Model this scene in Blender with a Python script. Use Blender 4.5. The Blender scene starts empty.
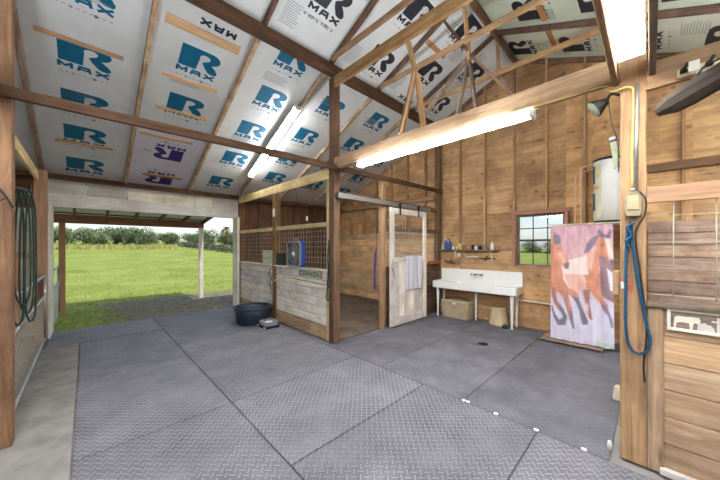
import bpy, bmesh, math, random
from mathutils import Vector, Matrix
from mathutils.geometry import tessellate_polygon
random.seed(7)
scene = bpy.context.scene
COL = scene.collection

# ------------------------------------------------------------------ helpers
def lin(r, g, b):
    f = lambda c: (c/255/12.92) if c/255 <= .04045 else ((c/255+.055)/1.055)**2.4
    return (f(r), f(g), f(b), 1.0)

def nodemat(name):
    m = bpy.data.materials.new(name); m.use_nodes = True
    nt = m.node_tree; nt.nodes.clear()
    out = nt.nodes.new('ShaderNodeOutputMaterial')
    bs = nt.nodes.new('ShaderNodeBsdfPrincipled')
    nt.links.new(bs.outputs[0], out.inputs[0])
    return m, nt, bs

class NT:
    def __init__(s, nt): s.nt = nt
    def n(s, typ, **kw):
        o = s.nt.nodes.new('ShaderNode'+typ)
        for k, v in kw.items():
            if k.startswith('i_'):
                key = k[2:]; o.inputs[int(key) if key.isdigit() else key.replace('_', ' ')].default_value = v
            else: setattr(o, k, v)
        return o
    def l(s, a, b): s.nt.links.new(a, b)
    def math(s, op, a, b=None, c=None, clamp=False):
        o = s.nt.nodes.new('ShaderNodeMath'); o.operation = op; o.use_clamp = clamp
        for i, v in enumerate((a, b, c)):
            if v is None: continue
            if isinstance(v, (int, float)): o.inputs[i].default_value = v
            else: s.l(v, o.inputs[i])
        return o.outputs[0]
    def ramp(s, fac, stops):
        o = s.nt.nodes.new('ShaderNodeValToRGB'); e = o.color_ramp.elements
        while len(e) < len(stops): e.new(.5)
        for k, (p, c) in enumerate(stops): e[k].position = p; e[k].color = c
        s.l(fac, o.inputs[0]); return o.outputs[0]
    def mix(s, fac, a, b, blend='MIX'):
        o = s.nt.nodes.new('ShaderNodeMix'); o.data_type = 'RGBA'; o.blend_type = blend
        for i, v in ((0, fac), (6, a), (7, b)):
            if isinstance(v, (int, float)): o.inputs[i].default_value = v
            elif isinstance(v, tuple): o.inputs[i].default_value = v
            else: s.l(v, o.inputs[i])
        return o.outputs[2]

def wood(name, dark, light, stain=None, stain_amt=.5, rough=.85, knots=.6, grain=1.0, stain_scale=1.6, desat=.16, spots=0.):
    def gr(q, a=desat, up=1.12):
        l = q[0]*.3+q[1]*.55+q[2]*.15; return tuple(min(1, (x*(1-a)+l*a)*up) for x in q[:3])+(1,)
    dark, light = gr(dark, up=.98), gr(light)
    if stain is not None: stain = gr(stain, up=.95)
    m, nt, bs = nodemat(name); N = NT(nt)
    gc = N.n('Attribute', attribute_name='gc').outputs['Vector']
    tint = N.n('Attribute', attribute_name='tint').outputs['Fac']
    mp = N.n('Mapping'); N.l(gc, mp.inputs[0]); mp.inputs['Scale'].default_value = (1.3*grain, 16*grain, 16*grain)
    no = N.n('TexNoise', i_Scale=1.6, i_Detail=6., i_Roughness=.62, i_Distortion=.6); N.l(mp.outputs[0], no.inputs['Vector'])
    c = N.ramp(no.outputs['Fac'], [(.28, dark), (.72, light)])
    bl = N.n('TexNoise', i_Scale=stain_scale, i_Detail=5., i_Roughness=.65); N.l(gc, bl.inputs['Vector'])
    if stain is not None:
        f = N.math('MULTIPLY', N.math('SMOOTH_MIN', N.math('MULTIPLY', N.math('SUBTRACT', bl.outputs['Fac'], .42), 5., clamp=True), 1., .1), stain_amt)
        c = N.mix(f, c, stain)
    if knots > 0:
        mk = N.n('Mapping'); N.l(gc, mk.inputs[0]); mk.inputs['Scale'].default_value = (1.5, 6.5, 6.5)
        vo = N.n('TexVoronoi', i_Scale=1.0); N.l(mk.outputs[0], vo.inputs['Vector'])
        kf = N.math('MULTIPLY', N.math('SUBTRACT', 1., N.math('MULTIPLY', vo.outputs['Distance'], 7.), clamp=True), knots)
        c = N.mix(kf, c, tuple(x*.30 for x in dark[:3])+(1,))
    if spots:
        vs = N.n('TexVoronoi', i_Scale=4.2); N.l(gc, vs.inputs['Vector'])
        sf = N.math('MULTIPLY', N.math('SUBTRACT', 1., N.math('MULTIPLY', vs.outputs['Distance'], 5.), clamp=True), spots)
        c = N.mix(sf, c, tuple(x*.22 for x in dark[:3])+(1,))
        v2 = N.n('TexVoronoi', i_Scale=1.5); N.l(gc, v2.inputs['Vector'])
        c = N.mix(N.math('MULTIPLY', N.math('SUBTRACT', 1., N.math('MULTIPLY', v2.outputs['Distance'], 7.), clamp=True), spots*.7), c, lin(84, 84, 86))
    c = N.mix(1.0, c, N.ramp(tint, [(0., (.78, .76, .76, 1)), (.5, (1., 1., 1., 1)), (1., (1.24, 1.17, 1.04, 1))]), 'MULTIPLY')
    N.l(c, bs.inputs['Base Color']); bs.inputs['Roughness'].default_value = rough
    bs.inputs['Specular IOR Level'].default_value = .25
    bp = N.n('Bump', i_Strength=.35, i_Distance=.006); N.l(no.outputs['Fac'], bp.inputs['Height']); N.l(bp.outputs[0], bs.inputs['Normal'])
    return m

def plain(name, col, rough=.6, metal=0., noise=.12, scale=14., bump=0., spec=.4):
    m, nt, bs = nodemat(name); N = NT(nt)
    gc = N.n('Attribute', attribute_name='gc').outputs['Vector']
    no = N.n('TexNoise', i_Scale=scale, i_Detail=4.); N.l(gc, no.inputs['Vector'])
    lo = tuple(x*(1-noise*1.6) for x in col[:3])+(1,); hi = tuple(min(1, x*(1+noise)) for x in col[:3])+(1,)
    N.l(N.ramp(no.outputs['Fac'], [(.3, lo), (.7, hi)]), bs.inputs['Base Color'])
    bs.inputs['Roughness'].default_value = rough; bs.inputs['Metallic'].default_value = metal
    bs.inputs['Specular IOR Level'].default_value = spec
    if bump:
        bp = N.n('Bump', i_Strength=bump, i_Distance=.01); N.l(no.outputs['Fac'], bp.inputs['Height']); N.l(bp.outputs[0], bs.inputs['Normal'])
    return m

def emit(name, col, st):
    m, nt, bs = nodemat(name)
    bs.inputs['Base Color'].default_value = (.9, .9, .9, 1)
    bs.inputs['Emission Color'].default_value = col; bs.inputs['Emission Strength'].default_value = st
    return m

def glassm(name):
    m, nt, bs = nodemat(name); N = NT(nt); nt.nodes.remove(bs)
    out = [n for n in nt.nodes if n.type == 'OUTPUT_MATERIAL'][0]
    tr = N.n('BsdfTransparent'); tr.inputs[0].default_value = (.93, .96, .96, 1)
    gl = N.n('BsdfGlossy', i_Roughness=.02); mx = N.n('MixShader'); mx.inputs[0].default_value = .06
    N.l(tr.outputs[0], mx.inputs[1]); N.l(gl.outputs[0], mx.inputs[2]); N.l(mx.outputs[0], out.inputs[0])
    return m

def wloc(o):
    v = Vector((0, 0, 0))
    while o is not None: v += o.location; o = o.parent
    return v

class MB:
    """collects shapes in world coordinates; build() links them as one mesh object"""
    def __init__(s): s.v = []; s.f = []; s.mi = []; s.gc = []; s.ti = []; s.sm = []; s.col = None
    def add(s, vs, fs, mi=0, gcs=None, tint=None, smooth=False):
        b = len(s.v); s.v += [tuple(x) for x in vs]
        off = (random.uniform(0, 40), random.uniform(0, 40), random.uniform(0, 40))
        gcs = gcs or vs
        s.gc += [(g[0]+off[0], g[1]+off[1], g[2]+off[2]) for g in gcs]
        t = random.random() if tint is None else tint
        s.ti += [t]*len(vs)
        for f in fs: s.f.append([b+i for i in f]); s.mi.append(mi); s.sm.append(smooth)
        return s
    def frame(s, o, X, Y, Z, sx, sy, sz, mi=0, long=0, tint=None):
        """box centred at o with unit axes X,Y,Z and full sizes"""
        vs = []; g = []
        order = {0: (0, 1, 2), 1: (1, 0, 2), 2: (2, 0, 1)}[long]
        for a in (-1, 1):
            for b in (-1, 1):
                for c in (-1, 1):
                    l = (a*sx/2, b*sy/2, c*sz/2)
                    vs.append(o + X*l[0] + Y*l[1] + Z*l[2]); g.append(tuple(l[k] for k in order))
        fs = [(0, 1, 3, 2), (4, 6, 7, 5), (0, 4, 5, 1), (2, 3, 7, 6), (0, 2, 6, 4), (1, 5, 7, 3)]
        return s.add(vs, fs, mi, g, tint)
    def box(s, x0, x1, y0, y1, z0, z1, mi=0, long=None, tint=None):
        d = (abs(x1-x0), abs(y1-y0), abs(z1-z0))
        if long is None: long = d.index(max(d))
        return s.frame(Vector(((x0+x1)/2, (y0+y1)/2, (z0+z1)/2)), Vector((1, 0, 0)), Vector((0, 1, 0)), Vector((0, 0, 1)), *d, mi=mi, long=long, tint=tint)
    def beam(s, p0, p1, w, h, up=(0, 0, 1), mi=0, tint=None):
        p0 = Vector(p0); p1 = Vector(p1); X = (p1-p0).normalized(); up = Vector(up)
        Y = up.cross(X)
        if Y.length < 1e-4: Y = Vector((0, 1, 0)).cross(X)
        Y.normalize(); Z = X.cross(Y)
        return s.frame((p0+p1)/2, X, Y, Z, (p1-p0).length, w, h, mi, 0, tint)
    def ring(s, c, ax, r, n, ref=None):
        ax = ax.normalized(); ref = ref or (Vector((0, 0, 1)) if abs(ax.z) < .9 else Vector((1, 0, 0)))
        u = ref.cross(ax).normalized(); w = ax.cross(u)
        return [c + u*math.cos(2*math.pi*k/n)*r + w*math.sin(2*math.pi*k/n)*r for k in range(n)]
    def tube(s, pts, r, n=8, mi=0, cap=True, tint=None):
        pts = [Vector(p) for p in pts]; vs = []; fs = []; g = []
        R = r if isinstance(r, (list, tuple)) else [r]*len(pts)
        L = 0; pu = None
        for i, p in enumerate(pts):
            a = (pts[min(i+1, len(pts)-1)] - pts[max(i-1, 0)]).normalized()
            if pu is None: pu = (Vector((0, 0, 1)) if abs(a.z) < .9 else Vector((1, 0, 0)))
            u = (pu - a*pu.dot(a))
            if u.length < 1e-5: u = a.orthogonal()
            u.normalize(); w = a.cross(u); pu = u
            if i: L += (p-pts[i-1]).length
            for k in range(n):
                t = 2*math.pi*k/n; vs.append(p + u*math.cos(t)*R[i] + w*math.sin(t)*R[i]); g.append((L, math.cos(t)*R[i], math.sin(t)*R[i]))
        for i in range(len(pts)-1):
            for k in range(n): fs.append((i*n+k, i*n+(k+1) % n, (i+1)*n+(k+1) % n, (i+1)*n+k))
        if cap: fs.append(tuple(range(n-1, -1, -1))); fs.append(tuple((len(pts)-1)*n+k for k in range(n)))
        return s.add(vs, fs, mi, g, tint, True)
    def cyl(s, p0, p1, r, n=16, mi=0, tint=None): return s.tube([p0, p1], r, n, mi, True, tint)
    def lathe(s, c, prof, n=24, mi=0, sx=1., sy=1., tint=None):
        """prof: (radius, z) pairs, around the vertical through c"""
        vs = []; fs = []
        for r, z in prof:
            for k in range(n):
                t = 2*math.pi*k/n; vs.append((c[0]+r*sx*math.cos(t), c[1]+r*sy*math.sin(t), c[2]+z))
        for i in range(len(prof)-1):
            for k in range(n): fs.append((i*n+k, i*n+(k+1) % n, (i+1)*n+(k+1) % n, (i+1)*n+k))
        fs.append(tuple(range(n-1, -1, -1))); fs.append(tuple((len(prof)-1)*n+k for k in range(n)))
        return s.add(vs, fs, mi, None, tint, True)
    def prism(s, poly, o, U, V, W, t, mi=0, tint=None):
        """2-D polygon in the plane o+U,V extruded by t along W"""
        o = Vector(o); U = Vector(U); V = Vector(V); W = Vector(W); n = len(poly)
        base = [o+U*a+V*b for a, b in poly]; top = [p+W*t for p in base]
        tri = tessellate_polygon([[Vector((a, b, 0)) for a, b in poly]])
        fs = [tuple(x) for x in tri] + [tuple(n+i for i in reversed(x)) for x in tri]
        fs += [(i, (i+1) % n, n+(i+1) % n, n+i) for i in range(n)]
        g = [(a, b, 0) for a, b in poly] + [(a, b, t) for a, b in poly]
        return s.add(base+top, fs, mi, g, tint)
    def build(s, name, mats, parent=None, bevel=0., loc=None, smooth=None, seg=1):
        me = bpy.data.meshes.new(name)
        base = wloc(parent) if parent is not None else Vector((0, 0, 0))
        if loc is not None: o_loc = Vector(loc)-base
        elif parent is None and s.v:
            xs, ys, zs = zip(*s.v); o_loc = Vector(((min(xs)+max(xs))/2, (min(ys)+max(ys))/2, min(zs)))
        else: o_loc = Vector((0, 0, 0))
        sh = base+o_loc
        me.from_pydata([(x-sh.x, y-sh.y, z-sh.z) for x, y, z in s.v], [], s.f)
        for m in (mats if isinstance(mats, (list, tuple)) else [mats]): me.materials.append(m)
        me.polygons.foreach_set('material_index', s.mi)
        me.polygons.foreach_set('use_smooth', s.sm if smooth is None else [smooth]*len(s.f))
        a = me.attributes.new('gc', 'FLOAT_VECTOR', 'POINT'); a.data.foreach_set('vector', [c for g in s.gc for c in g])
        a = me.attributes.new('tint', 'FLOAT', 'POINT'); a.data.foreach_set('value', s.ti)
        if s.col:
            a = me.attributes.new('print', 'FLOAT_COLOR', 'POINT'); a.data.foreach_set('color', [c for q in s.col for c in q])
        bm = bmesh.new(); bm.from_mesh(me); bmesh.ops.recalc_face_normals(bm, faces=bm.faces); bm.to_mesh(me); bm.free()
        me.update()
        o = bpy.data.objects.new(name, me); COL.objects.link(o); o.location = o_loc
        if parent is not None: o.parent = parent
        if bevel:
            b = o.modifiers.new('edge', 'BEVEL'); b.width = bevel; b.segments = seg; b.limit_method = 'ANGLE'; b.angle_limit = math.radians(40)
        return o

def tag(o, label, cat, group=None):
    o['label'] = label; o['category'] = cat
    if group: o['group'] = group
    return o
def thing(name, label, cat, loc, group=None):
    o = bpy.data.objects.new(name, None); COL.objects.link(o); o.location = loc; o.empty_display_size = .1
    return tag(o, label, cat, group)
def struct(o): o['kind'] = 'structure'; return o
def dup(root, loc, label=None):
    r = root.copy(); COL.objects.link(r); r.location = loc
    if label: r['label'] = label
    for ch in list(root.children):
        c = ch.copy(); COL.objects.link(c); c.parent = r
        for g in list(ch.children):
            d = g.copy(); COL.objects.link(d); d.parent = c
    return r
def catmull(pts, k=6):
    P = [Vector(p) for p in pts]; P = [P[0]*2-P[1]] + P + [P[-1]*2-P[-2]]; out = []
    for i in range(1, len(P)-2):
        for j in range(k):
            t = j/k; a, b, c, d = P[i-1:i+3]
            out.append(.5*((2*b)+(c-a)*t+(2*a-5*b+4*c-d)*t*t+(3*b-a-3*c+d)*t**3))
    out.append(P[-2]); return out

# lettering: every letter is a few straight strokes in a unit box
GLY = {'M': [(0,0,0,1),(0,1,.5,.25),(.5,.25,1,1),(1,1,1,0)], 'A': [(0,0,.12,1),(.12,1,.88,1),(.88,1,1,0),(.05,.38,.95,.38)], 'X': [(0,0,1,1),(0,1,1,0)],
 'R': [(0,0,0,1),(0,1,.9,1),(.9,1,.9,.5),(.9,.5,0,.5),(.35,.5,1,0)], 'T': [(0,1,1,1),(.5,1,.5,0)], 'E': [(0,0,0,1),(0,1,1,1),(0,.5,.8,.5),(0,0,1,0)],
 'P': [(0,0,0,1),(0,1,.9,1),(.9,1,.9,.48),(.9,.48,0,.48)], 'L': [(0,1,0,0),(0,0,1,0)], 'U': [(0,1,0,0),(0,0,1,0),(1,0,1,1)], 'S': [(1,1,0,1),(0,1,0,.5),(0,.5,1,.5),(1,.5,1,0),(1,0,0,0)],
 '3': [(0,1,1,1),(1,1,1,0),(1,0,0,0),(.2,.5,1,.5)], '-': [(.2,.5,.8,.5)], 'C': [(1,1,0,1),(0,1,0,0),(0,0,1,0)], 'N': [(0,0,0,1),(0,1,1,0),(1,0,1,1)], 'O': [(0,0,0,1),(0,1,1,1),(1,1,1,0),(1,0,0,0)], ' ': []}
def put_text(mb, txt, o, U, V, w, h, mi, lift):
    """letters filling w by h, lower-left corner at o, lifted along `lift`"""
    o = Vector(o); U = Vector(U); V = Vector(V); L = Vector(lift); cw = w/len(txt); gw = cw*.74; t = min(h*.34, gw*.27)
    for q, ch in enumerate(txt):
        for n_, (x0, y0, x1, y1) in enumerate(GLY[ch]):
            f = lambda x, y: Vector((q*cw+cw*.13+t/2*.6+x*(gw-t*.6), t/2+y*(h-t)))
            a, b = f(x0, y0), f(x1, y1); d = (b-a).normalized(); p = Vector((-d.y, d.x))*t/2; a = a-d*t*.42; b = b+d*t*.42
            mb.add([o+U*v.x+V*v.y+L*(1+.06*n_) for v in (a-p, b-p, b+p, a+p)], [(0, 1, 2, 3)], mi)
def put_poly(mb, poly, o, U, V, mi, lift):
    o = Vector(o); U = Vector(U); V = Vector(V); L = Vector(lift)
    tri = tessellate_polygon([[Vector((a, b, 0)) for a, b in poly]])
    mb.add([o+U*a+V*b+L for a, b in poly], [tuple(t) for t in tri], mi)
def arc(cx, cy, r, a0, a1, n): return [(cx+r*math.cos(math.radians(a0+(a1-a0)*k/n)), cy+r*math.sin(math.radians(a0+(a1-a0)*k/n))) for k in range(n+1)]

# ------------------------------------------------------------------ materials
M = {}
M['ply'] = wood('plywood', lin(172, 128, 80), lin(214, 170, 114), lin(132, 94, 60), .6, knots=1., grain=.5, stain_scale=1.5, desat=.16, spots=.8)
M['plydark'] = wood('dark_plywood', lin(92, 62, 42), lin(128, 88, 60), lin(66, 44, 32), .5, knots=.3, grain=.7)
M['stud'] = wood('stud_wood', lin(150, 112, 72), lin(200, 160, 112), lin(120, 84, 56), .4)
M['post'] = wood('post_wood', lin(132, 98, 66), lin(186, 148, 104), lin(112, 80, 54), .5, knots=.6)
M['postdark'] = wood('brown_post_wood', lin(100, 72, 50), lin(150, 112, 80), lin(78, 54, 38), .5)
M['yellow'] = wood('treated_wood', lin(200, 176, 116), lin(246, 226, 168), lin(150, 120, 74), .4, knots=.4)
M['dark'] = wood('dark_beam_wood', lin(70, 46, 32), lin(112, 78, 54), lin(52, 34, 26), .5, knots=.3)
M['gold'] = wood('golden_beam_wood', lin(128, 94, 52), lin(178, 138, 86), lin(98, 70, 42), .5)
M['grey'] = wood('weathered_wood', lin(96, 82, 70), lin(150, 130, 112), lin(72, 60, 50), .5)
M['logwood'] = wood('old_log', lin(34, 28, 24), lin(84, 74, 62), lin(26, 22, 18), .6, knots=0, grain=.8)
M['rafter'] = wood('rafter_wood', lin(160, 134, 108), lin(216, 192, 160), lin(128, 100, 78), .6, stain_scale=5.)
M['rafterdark'] = wood('brown_rafter_wood', lin(92, 68, 56), lin(138, 106, 88), lin(74, 52, 44), .6, stain_scale=4.)
M['cleat'] = wood('cleat_wood', lin(196, 150, 104), lin(226, 188, 142), None, knots=.2)
M['cleatorange'] = wood('orange_cleat_wood', lin(168, 112, 62), lin(204, 148, 92), None, knots=.2)
M['whiteplank'] = wood('whitewashed_plank', lin(222, 208, 194), lin(252, 246, 240), lin(178, 150, 126), .4, knots=.8, stain_scale=2.2)
M['brownplank'] = wood('brown_plank', lin(138, 110, 94), lin(190, 162, 142), lin(104, 78, 64), .6, knots=.9, stain_scale=2.4)
M['tanplank'] = wood('tan_plank', lin(158, 124, 92), lin(216, 182, 142), lin(140, 104, 74), .5, knots=.7, stain_scale=1.2)
M['darkplank'] = wood('dark_stained_plank', lin(84, 60, 44), lin(128, 96, 72), lin(64, 44, 34), .5)
M['lightplank'] = wood('pale_yellow_plank', lin(196, 154, 104), lin(238, 206, 156), lin(146, 104, 66), .5, knots=.7)
M['salmon'] = wood('new_pink_board', lin(158, 116, 84), lin(200, 156, 118), None, knots=.3)
M['redwood'] = wood('reddish_casing', lin(154, 106, 80), lin(196, 142, 112), None, knots=.3)
M['whitepaint'] = wood('white_painted_board', lin(222, 221, 210), lin(246, 245, 236), lin(190, 184, 168), .5, knots=.15, grain=.5)
M['doorpaint'] = wood('worn_white_door', lin(216, 204, 194), lin(246, 240, 234), lin(178, 154, 138), .5, knots=.3, grain=.7)
M['board'] = plain('grey_foil_facing', lin(220, 224, 226), .55, 0, .05, 3., spec=.3)
M['boardmint'] = plain('mint_foil_facing', lin(206, 216, 198), .55, 0, .05, 3., spec=.3)
M['boardlilac'] = plain('lilac_foil_facing', lin(226, 224, 238), .55, 0, .04, 3., spec=.3)
M['teal'] = plain('teal_ink', lin(10, 104, 142), .5, 0, .05)
M['ink'] = plain('black_ink', lin(38, 42, 54), .5, 0, .05)
M['purple'] = plain('purple_ink', lin(62, 48, 122), .5, 0, .05)
M['faint'] = plain('faint_grey_ink', lin(158, 163, 168), .5, 0, .05)
M['mid'] = plain('grey_ink', lin(110, 118, 124), .5, 0, .05)
M['concrete'] = plain('concrete', lin(138, 135, 132), .9, 0, .16, 5., .3, .2)
M['white'] = plain('white_enamel', lin(236, 236, 232), .22, 0, .02, 4., spec=.5)
M['whiteplastic'] = plain('white_plastic', lin(228, 226, 220), .5, 0, .04)
M['steel'] = plain('galvanised_steel', lin(168, 170, 172), .42, .7, .12, 20.)
M['wire'] = plain('galvanised_wire', lin(206, 198, 182), .5, .3, .1, 30.)
M['darkmetal'] = plain('dark_iron', lin(54, 52, 52), .5, .5, .15)
M['chrome'] = plain('chrome', lin(190, 190, 188), .18, .9, .05)
M['copper'] = plain('copper_pipe', lin(218, 178, 140), .45, .1, .1)
M['black'] = plain('black_rubber', lin(34, 38, 46), .55, 0, .15, 6.)
M['blackcord'] = plain('black_cord', lin(38, 36, 36), .6)
M['tub'] = plain('dark_blue_tub_rubber', lin(44, 56, 72), .45, 0, .15, 5.)
M['tubgrey'] = plain('grey_plastic', lin(150, 148, 150), .5)
M['blue'] = plain('blue_rope', lin(16, 74, 108), .7, 0, .25, 60., .4)
M['fanblue'] = plain('blue_plastic', lin(34, 84, 170), .4)
M['fangrille'] = plain('grey_grille_plastic', lin(120, 122, 118), .5)
M['green'] = plain('dark_green_rope', lin(30, 56, 46), .7, 0, .2, 50.)
M['purplecloth'] = plain('purple_nylon', lin(84, 52, 122), .7)
M['towel'] = plain('pale_towel', lin(214, 210, 220), .95, 0, .06, 40., .3, .1)
M['beige'] = plain('beige_plastic', lin(176, 160, 132), .6, 0, .1, 6.)
M['tan'] = plain('tan_plastic', lin(186, 166, 130), .6, 0, .1, 6.)
M['boxgrey'] = plain('box_grey', lin(150, 142, 116), .6, .1, .15)
M['cream'] = plain('cream_plastic', lin(222, 216, 186), .5, 0, .05)
M['yellowcable'] = plain('yellow_cable', lin(224, 196, 110), .5)
M['red'] = plain('faded_red', lin(176, 104, 82), .7, 0, .2)
M['brick'] = plain('red_clay', lin(168, 82, 56), .8, 0, .2)
M['tealstick'] = plain('teal_sticker', lin(26, 104, 118), .5)
M['yellowstick'] = plain('yellow_sticker', lin(226, 218, 150), .5)
M['leather'] = plain('tan_leather', lin(150, 116, 82), .7, 0, .2, 20.)
M['bone'] = plain('pale_wood', lin(214, 200, 176), .7)
M['signgreen'] = plain('pale_green_sign', lin(186, 196, 170), .7)
M['signink'] = plain('grey_green_paint', lin(98, 106, 84), .7)
M['olive'] = plain('olive_metal', lin(120, 128, 96), .5)
M['glass'] = glassm('window_glass')
M['tube'] = emit('lit_tube', (.96, .985, 1, 1), 92.)
M['tubedim'] = emit('lit_tube_dimmer', (1, .985, .96, 1), 60.)
M['bark'] = plain('bark', lin(92, 78, 62), .9, 0, .25, 4.)
M['leaf'] = plain('leaves', lin(122, 136, 92), .8, 0, .35, .6)
M['leafdark'] = plain('dark_leaves', lin(100, 116, 80), .8, 0, .35, .6)
M['hedge'] = plain('hedge_leaves', lin(70, 80, 52), .8, 0, .4, 2.)
M['palm'] = plain('dry_palm', lin(150, 128, 70), .8, 0, .3, 1.)
M['porchwhite'] = plain('white_sheet_metal', lin(226, 224, 214), .6, 0, .05)
_m, _t, _b = nodemat('translucent_sheet'); _N2 = NT(_t); _tr = _N2.n('BsdfTranslucent'); _tr.inputs[0].default_value = lin(236, 234, 220); _mx = _N2.n('MixShader'); _mx.inputs[0].default_value = .28
_b.inputs['Base Color'].default_value = lin(226, 224, 212); _b.inputs['Roughness'].default_value = .6
_o = [q for q in _t.nodes if q.type == 'OUTPUT_MATERIAL'][0]
_N2.l(_b.outputs[0], _mx.inputs[1]); _N2.l(_tr.outputs[0], _mx.inputs[2]); _N2.l(_mx.outputs[0], _o.inputs[0]); M['sheet'] = _m
M['tallgrass'] = plain('straw_grass', lin(176, 176, 104), .9, 0, .2, 1.)

def mat_rubber():
    m, nt, bs = nodemat('tread_rubber'); N = NT(nt)
    geo = N.n('NewGeometry'); sep = N.n('SeparateXYZ'); N.l(geo.outputs['Position'], sep.inputs[0])
    x, y = sep.outputs[0], sep.outputs[1]
    S = .050
    u = N.math('DIVIDE', N.math('ADD', x, y), S*1.41421); v = N.math('DIVIDE', N.math('SUBTRACT', y, x), S*1.41421)
    fu, fv = N.math('FLOOR', u), N.math('FLOOR', v)
    par = N.math('MODULO', N.math('ABSOLUTE', N.math('ADD', fu, fv)), 2.)
    du = N.math('ABSOLUTE', N.math('SUBTRACT', N.math('SUBTRACT', u, fu), .5)); dv = N.math('ABSOLUTE', N.math('SUBTRACT', N.math('SUBTRACT', v, fv), .5))
    def bar(al, ac):
        a = N.math('SUBTRACT', 1., N.math('MULTIPLY', N.math('SUBTRACT', al, .50), 16.), clamp=True)
        b = N.math('SUBTRACT', 1., N.math('MULTIPLY', N.math('SUBTRACT', ac, .13), 11.), clamp=True)
        return N.math('MULTIPLY', a, b)
    b1, b2 = bar(du, dv), bar(dv, du)
    h = N.math('ADD', N.math('MULTIPLY', b1, par), N.math('MULTIPLY', b2, N.math('SUBTRACT', 1., par)))
    wear = N.n('TexNoise', i_Scale=.75, i_Detail=3.); N.l(geo.outputs['Position'], wear.inputs['Vector'])
    # the wash-bay mats are smoother
    bay = N.math('MULTIPLY', N.math('SUBTRACT', x, 2.95), 30., clamp=True)
    amt = N.math('MULTIPLY', N.math('SUBTRACT', 1., N.math('MULTIPLY', bay, .8)), N.math('ADD', .62, N.math('MULTIPLY', wear.outputs['Fac'], .8)))
    hh = N.math('MULTIPLY', h, amt)
    fine = N.n('TexNoise', i_Scale=38., i_Detail=4.); N.l(geo.outputs['Position'], fine.inputs['Vector'])
    dirt = N.n('TexNoise', i_Scale=2.3, i_Detail=6., i_Roughness=.7); N.l(geo.outputs['Position'], dirt.inputs['Vector'])
    c = N.ramp(dirt.outputs['Fac'], [(.3, lin(82, 82, 89)), (.5, lin(107, 106, 114)), (.75, lin(137, 135, 142))])
    c = N.mix(N.math('MULTIPLY', fine.outputs['Fac'], .35), c, lin(92, 92, 100))
    c = N.mix(N.math('MULTIPLY', hh, .6), c, lin(160, 160, 167))
    edge = N.math('MULTIPLY', N.math('MULTIPLY', hh, N.math('SUBTRACT', 1., hh)), 2.9, clamp=True)   # shade round each raised bar, painted into the rubber colour
    c = N.mix(edge, c, lin(58, 58, 66))
    tint = N.n('Attribute', attribute_name='tint').outputs['Fac']
    br = N.math('ADD', N.math('MULTIPLY', tint, .22), .88)
    cb = N.n('CombineColor'); [N.l(br, cb.inputs[i]) for i in range(3)]
    N.l(N.mix(1., c, cb.outputs[0], 'MULTIPLY'), bs.inputs['Base Color'])
    N.l(N.math('SUBTRACT', .74, N.math('MULTIPLY', dirt.outputs['Fac'], .2)), bs.inputs['Roughness'])
    bs.inputs['Specular IOR Level'].default_value = .5
    H = N.math('ADD', hh, N.math('MULTIPLY', fine.outputs['Fac'], .12))
    bp = N.n('Bump', i_Strength=1., i_Distance=.009); N.l(H, bp.inputs['Height']); N.l(bp.outputs[0], bs.inputs['Normal'])
    return m
M['mat'] = mat_rubber()
M['stallmat'] = plain('dusty_stall_mat', lin(112, 98, 88), .9, 0, .25, 3., .3, .2)

def mat_ground():
    m, nt, bs = nodemat('meadow'); N = NT(nt)
    geo = N.n('NewGeometry'); sep = N.n('SeparateXYZ'); N.l(geo.outputs['Position'], sep.inputs[0])
    a = N.n('TexNoise', i_Scale=.35, i_Detail=8., i_Roughness=.7); N.l(geo.outputs['Position'], a.inputs['Vector'])
    b = N.n('TexNoise', i_Scale=5., i_Detail=6., i_Roughness=.8); N.l(geo.outputs['Position'], b.inputs['Vector'])
    f = N.math('ADD', N.math('MULTIPLY', a.outputs['Fac'], .5), N.math('MULTIPLY', b.outputs['Fac'], .5))
    g = N.ramp(f, [(.36, lin(98, 112, 48)), (.47, lin(134, 148, 66)), (.62, lin(166, 172, 98))])
    # bare trodden earth by the slab, under the porch
    yy = N.math('ADD', sep.outputs[1], N.math('MULTIPLY', N.math('SUBTRACT', b.outputs['Fac'], .5), 2.2))
    d = N.math('SUBTRACT', 1., N.math('MULTIPLY', N.math('SUBTRACT', yy, 11.2), 2.), clamp=True)
    xx = N.math('MULTIPLY', N.math('SUBTRACT', N.math('ADD', sep.outputs[0], N.math('MULTIPLY', a.outputs['Fac'], 1.5)), .9), 2., clamp=True)
    xr = N.math('MULTIPLY', N.math('SUBTRACT', 7., sep.outputs[0]), 1., clamp=True)
    dm = N.math('MULTIPLY', N.math('MULTIPLY', N.math('MULTIPLY', d, xx), xr), .85)
    e = N.ramp(b.outputs['Fac'], [(.35, lin(104, 92, 84)), (.65, lin(154, 142, 132))])
    N.l(N.mix(dm, g, e), bs.inputs['Base Color']); bs.inputs['Roughness'].default_value = .95
    bs.inputs['Specular IOR Level'].default_value = .1
    bp = N.n('Bump', i_Strength=.6, i_Distance=.08); N.l(b.outputs['Fac'], bp.inputs['Height']); N.l(bp.outputs[0], bs.inputs['Normal'])
    return m
M['ground'] = mat_ground()
M['blade'] = plain('grass_blades', lin(172, 186, 96), .9, 0, .3, 1.)
mp, nt_, bs_ = nodemat('printed_curtain')
_N = NT(nt_); _a = _N.n('Attribute', attribute_name='print'); _n = _N.n('TexNoise', i_Scale=9., i_Detail=4.)
_g = _N.n('Attribute', attribute_name='gc'); _N.l(_g.outputs['Vector'], _n.inputs['Vector'])
_c = _N.mix(.34, _a.outputs['Color'], _N.ramp(_n.outputs['Fac'], [(.3, (.25, .16, .2, 1)), (.7, (.9, .8, .8, 1))]), 'OVERLAY')
_N.l(_c, bs_.inputs['Base Color']); bs_.inputs['Roughness'].default_value = .7
M['curtain'] = mp

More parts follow.
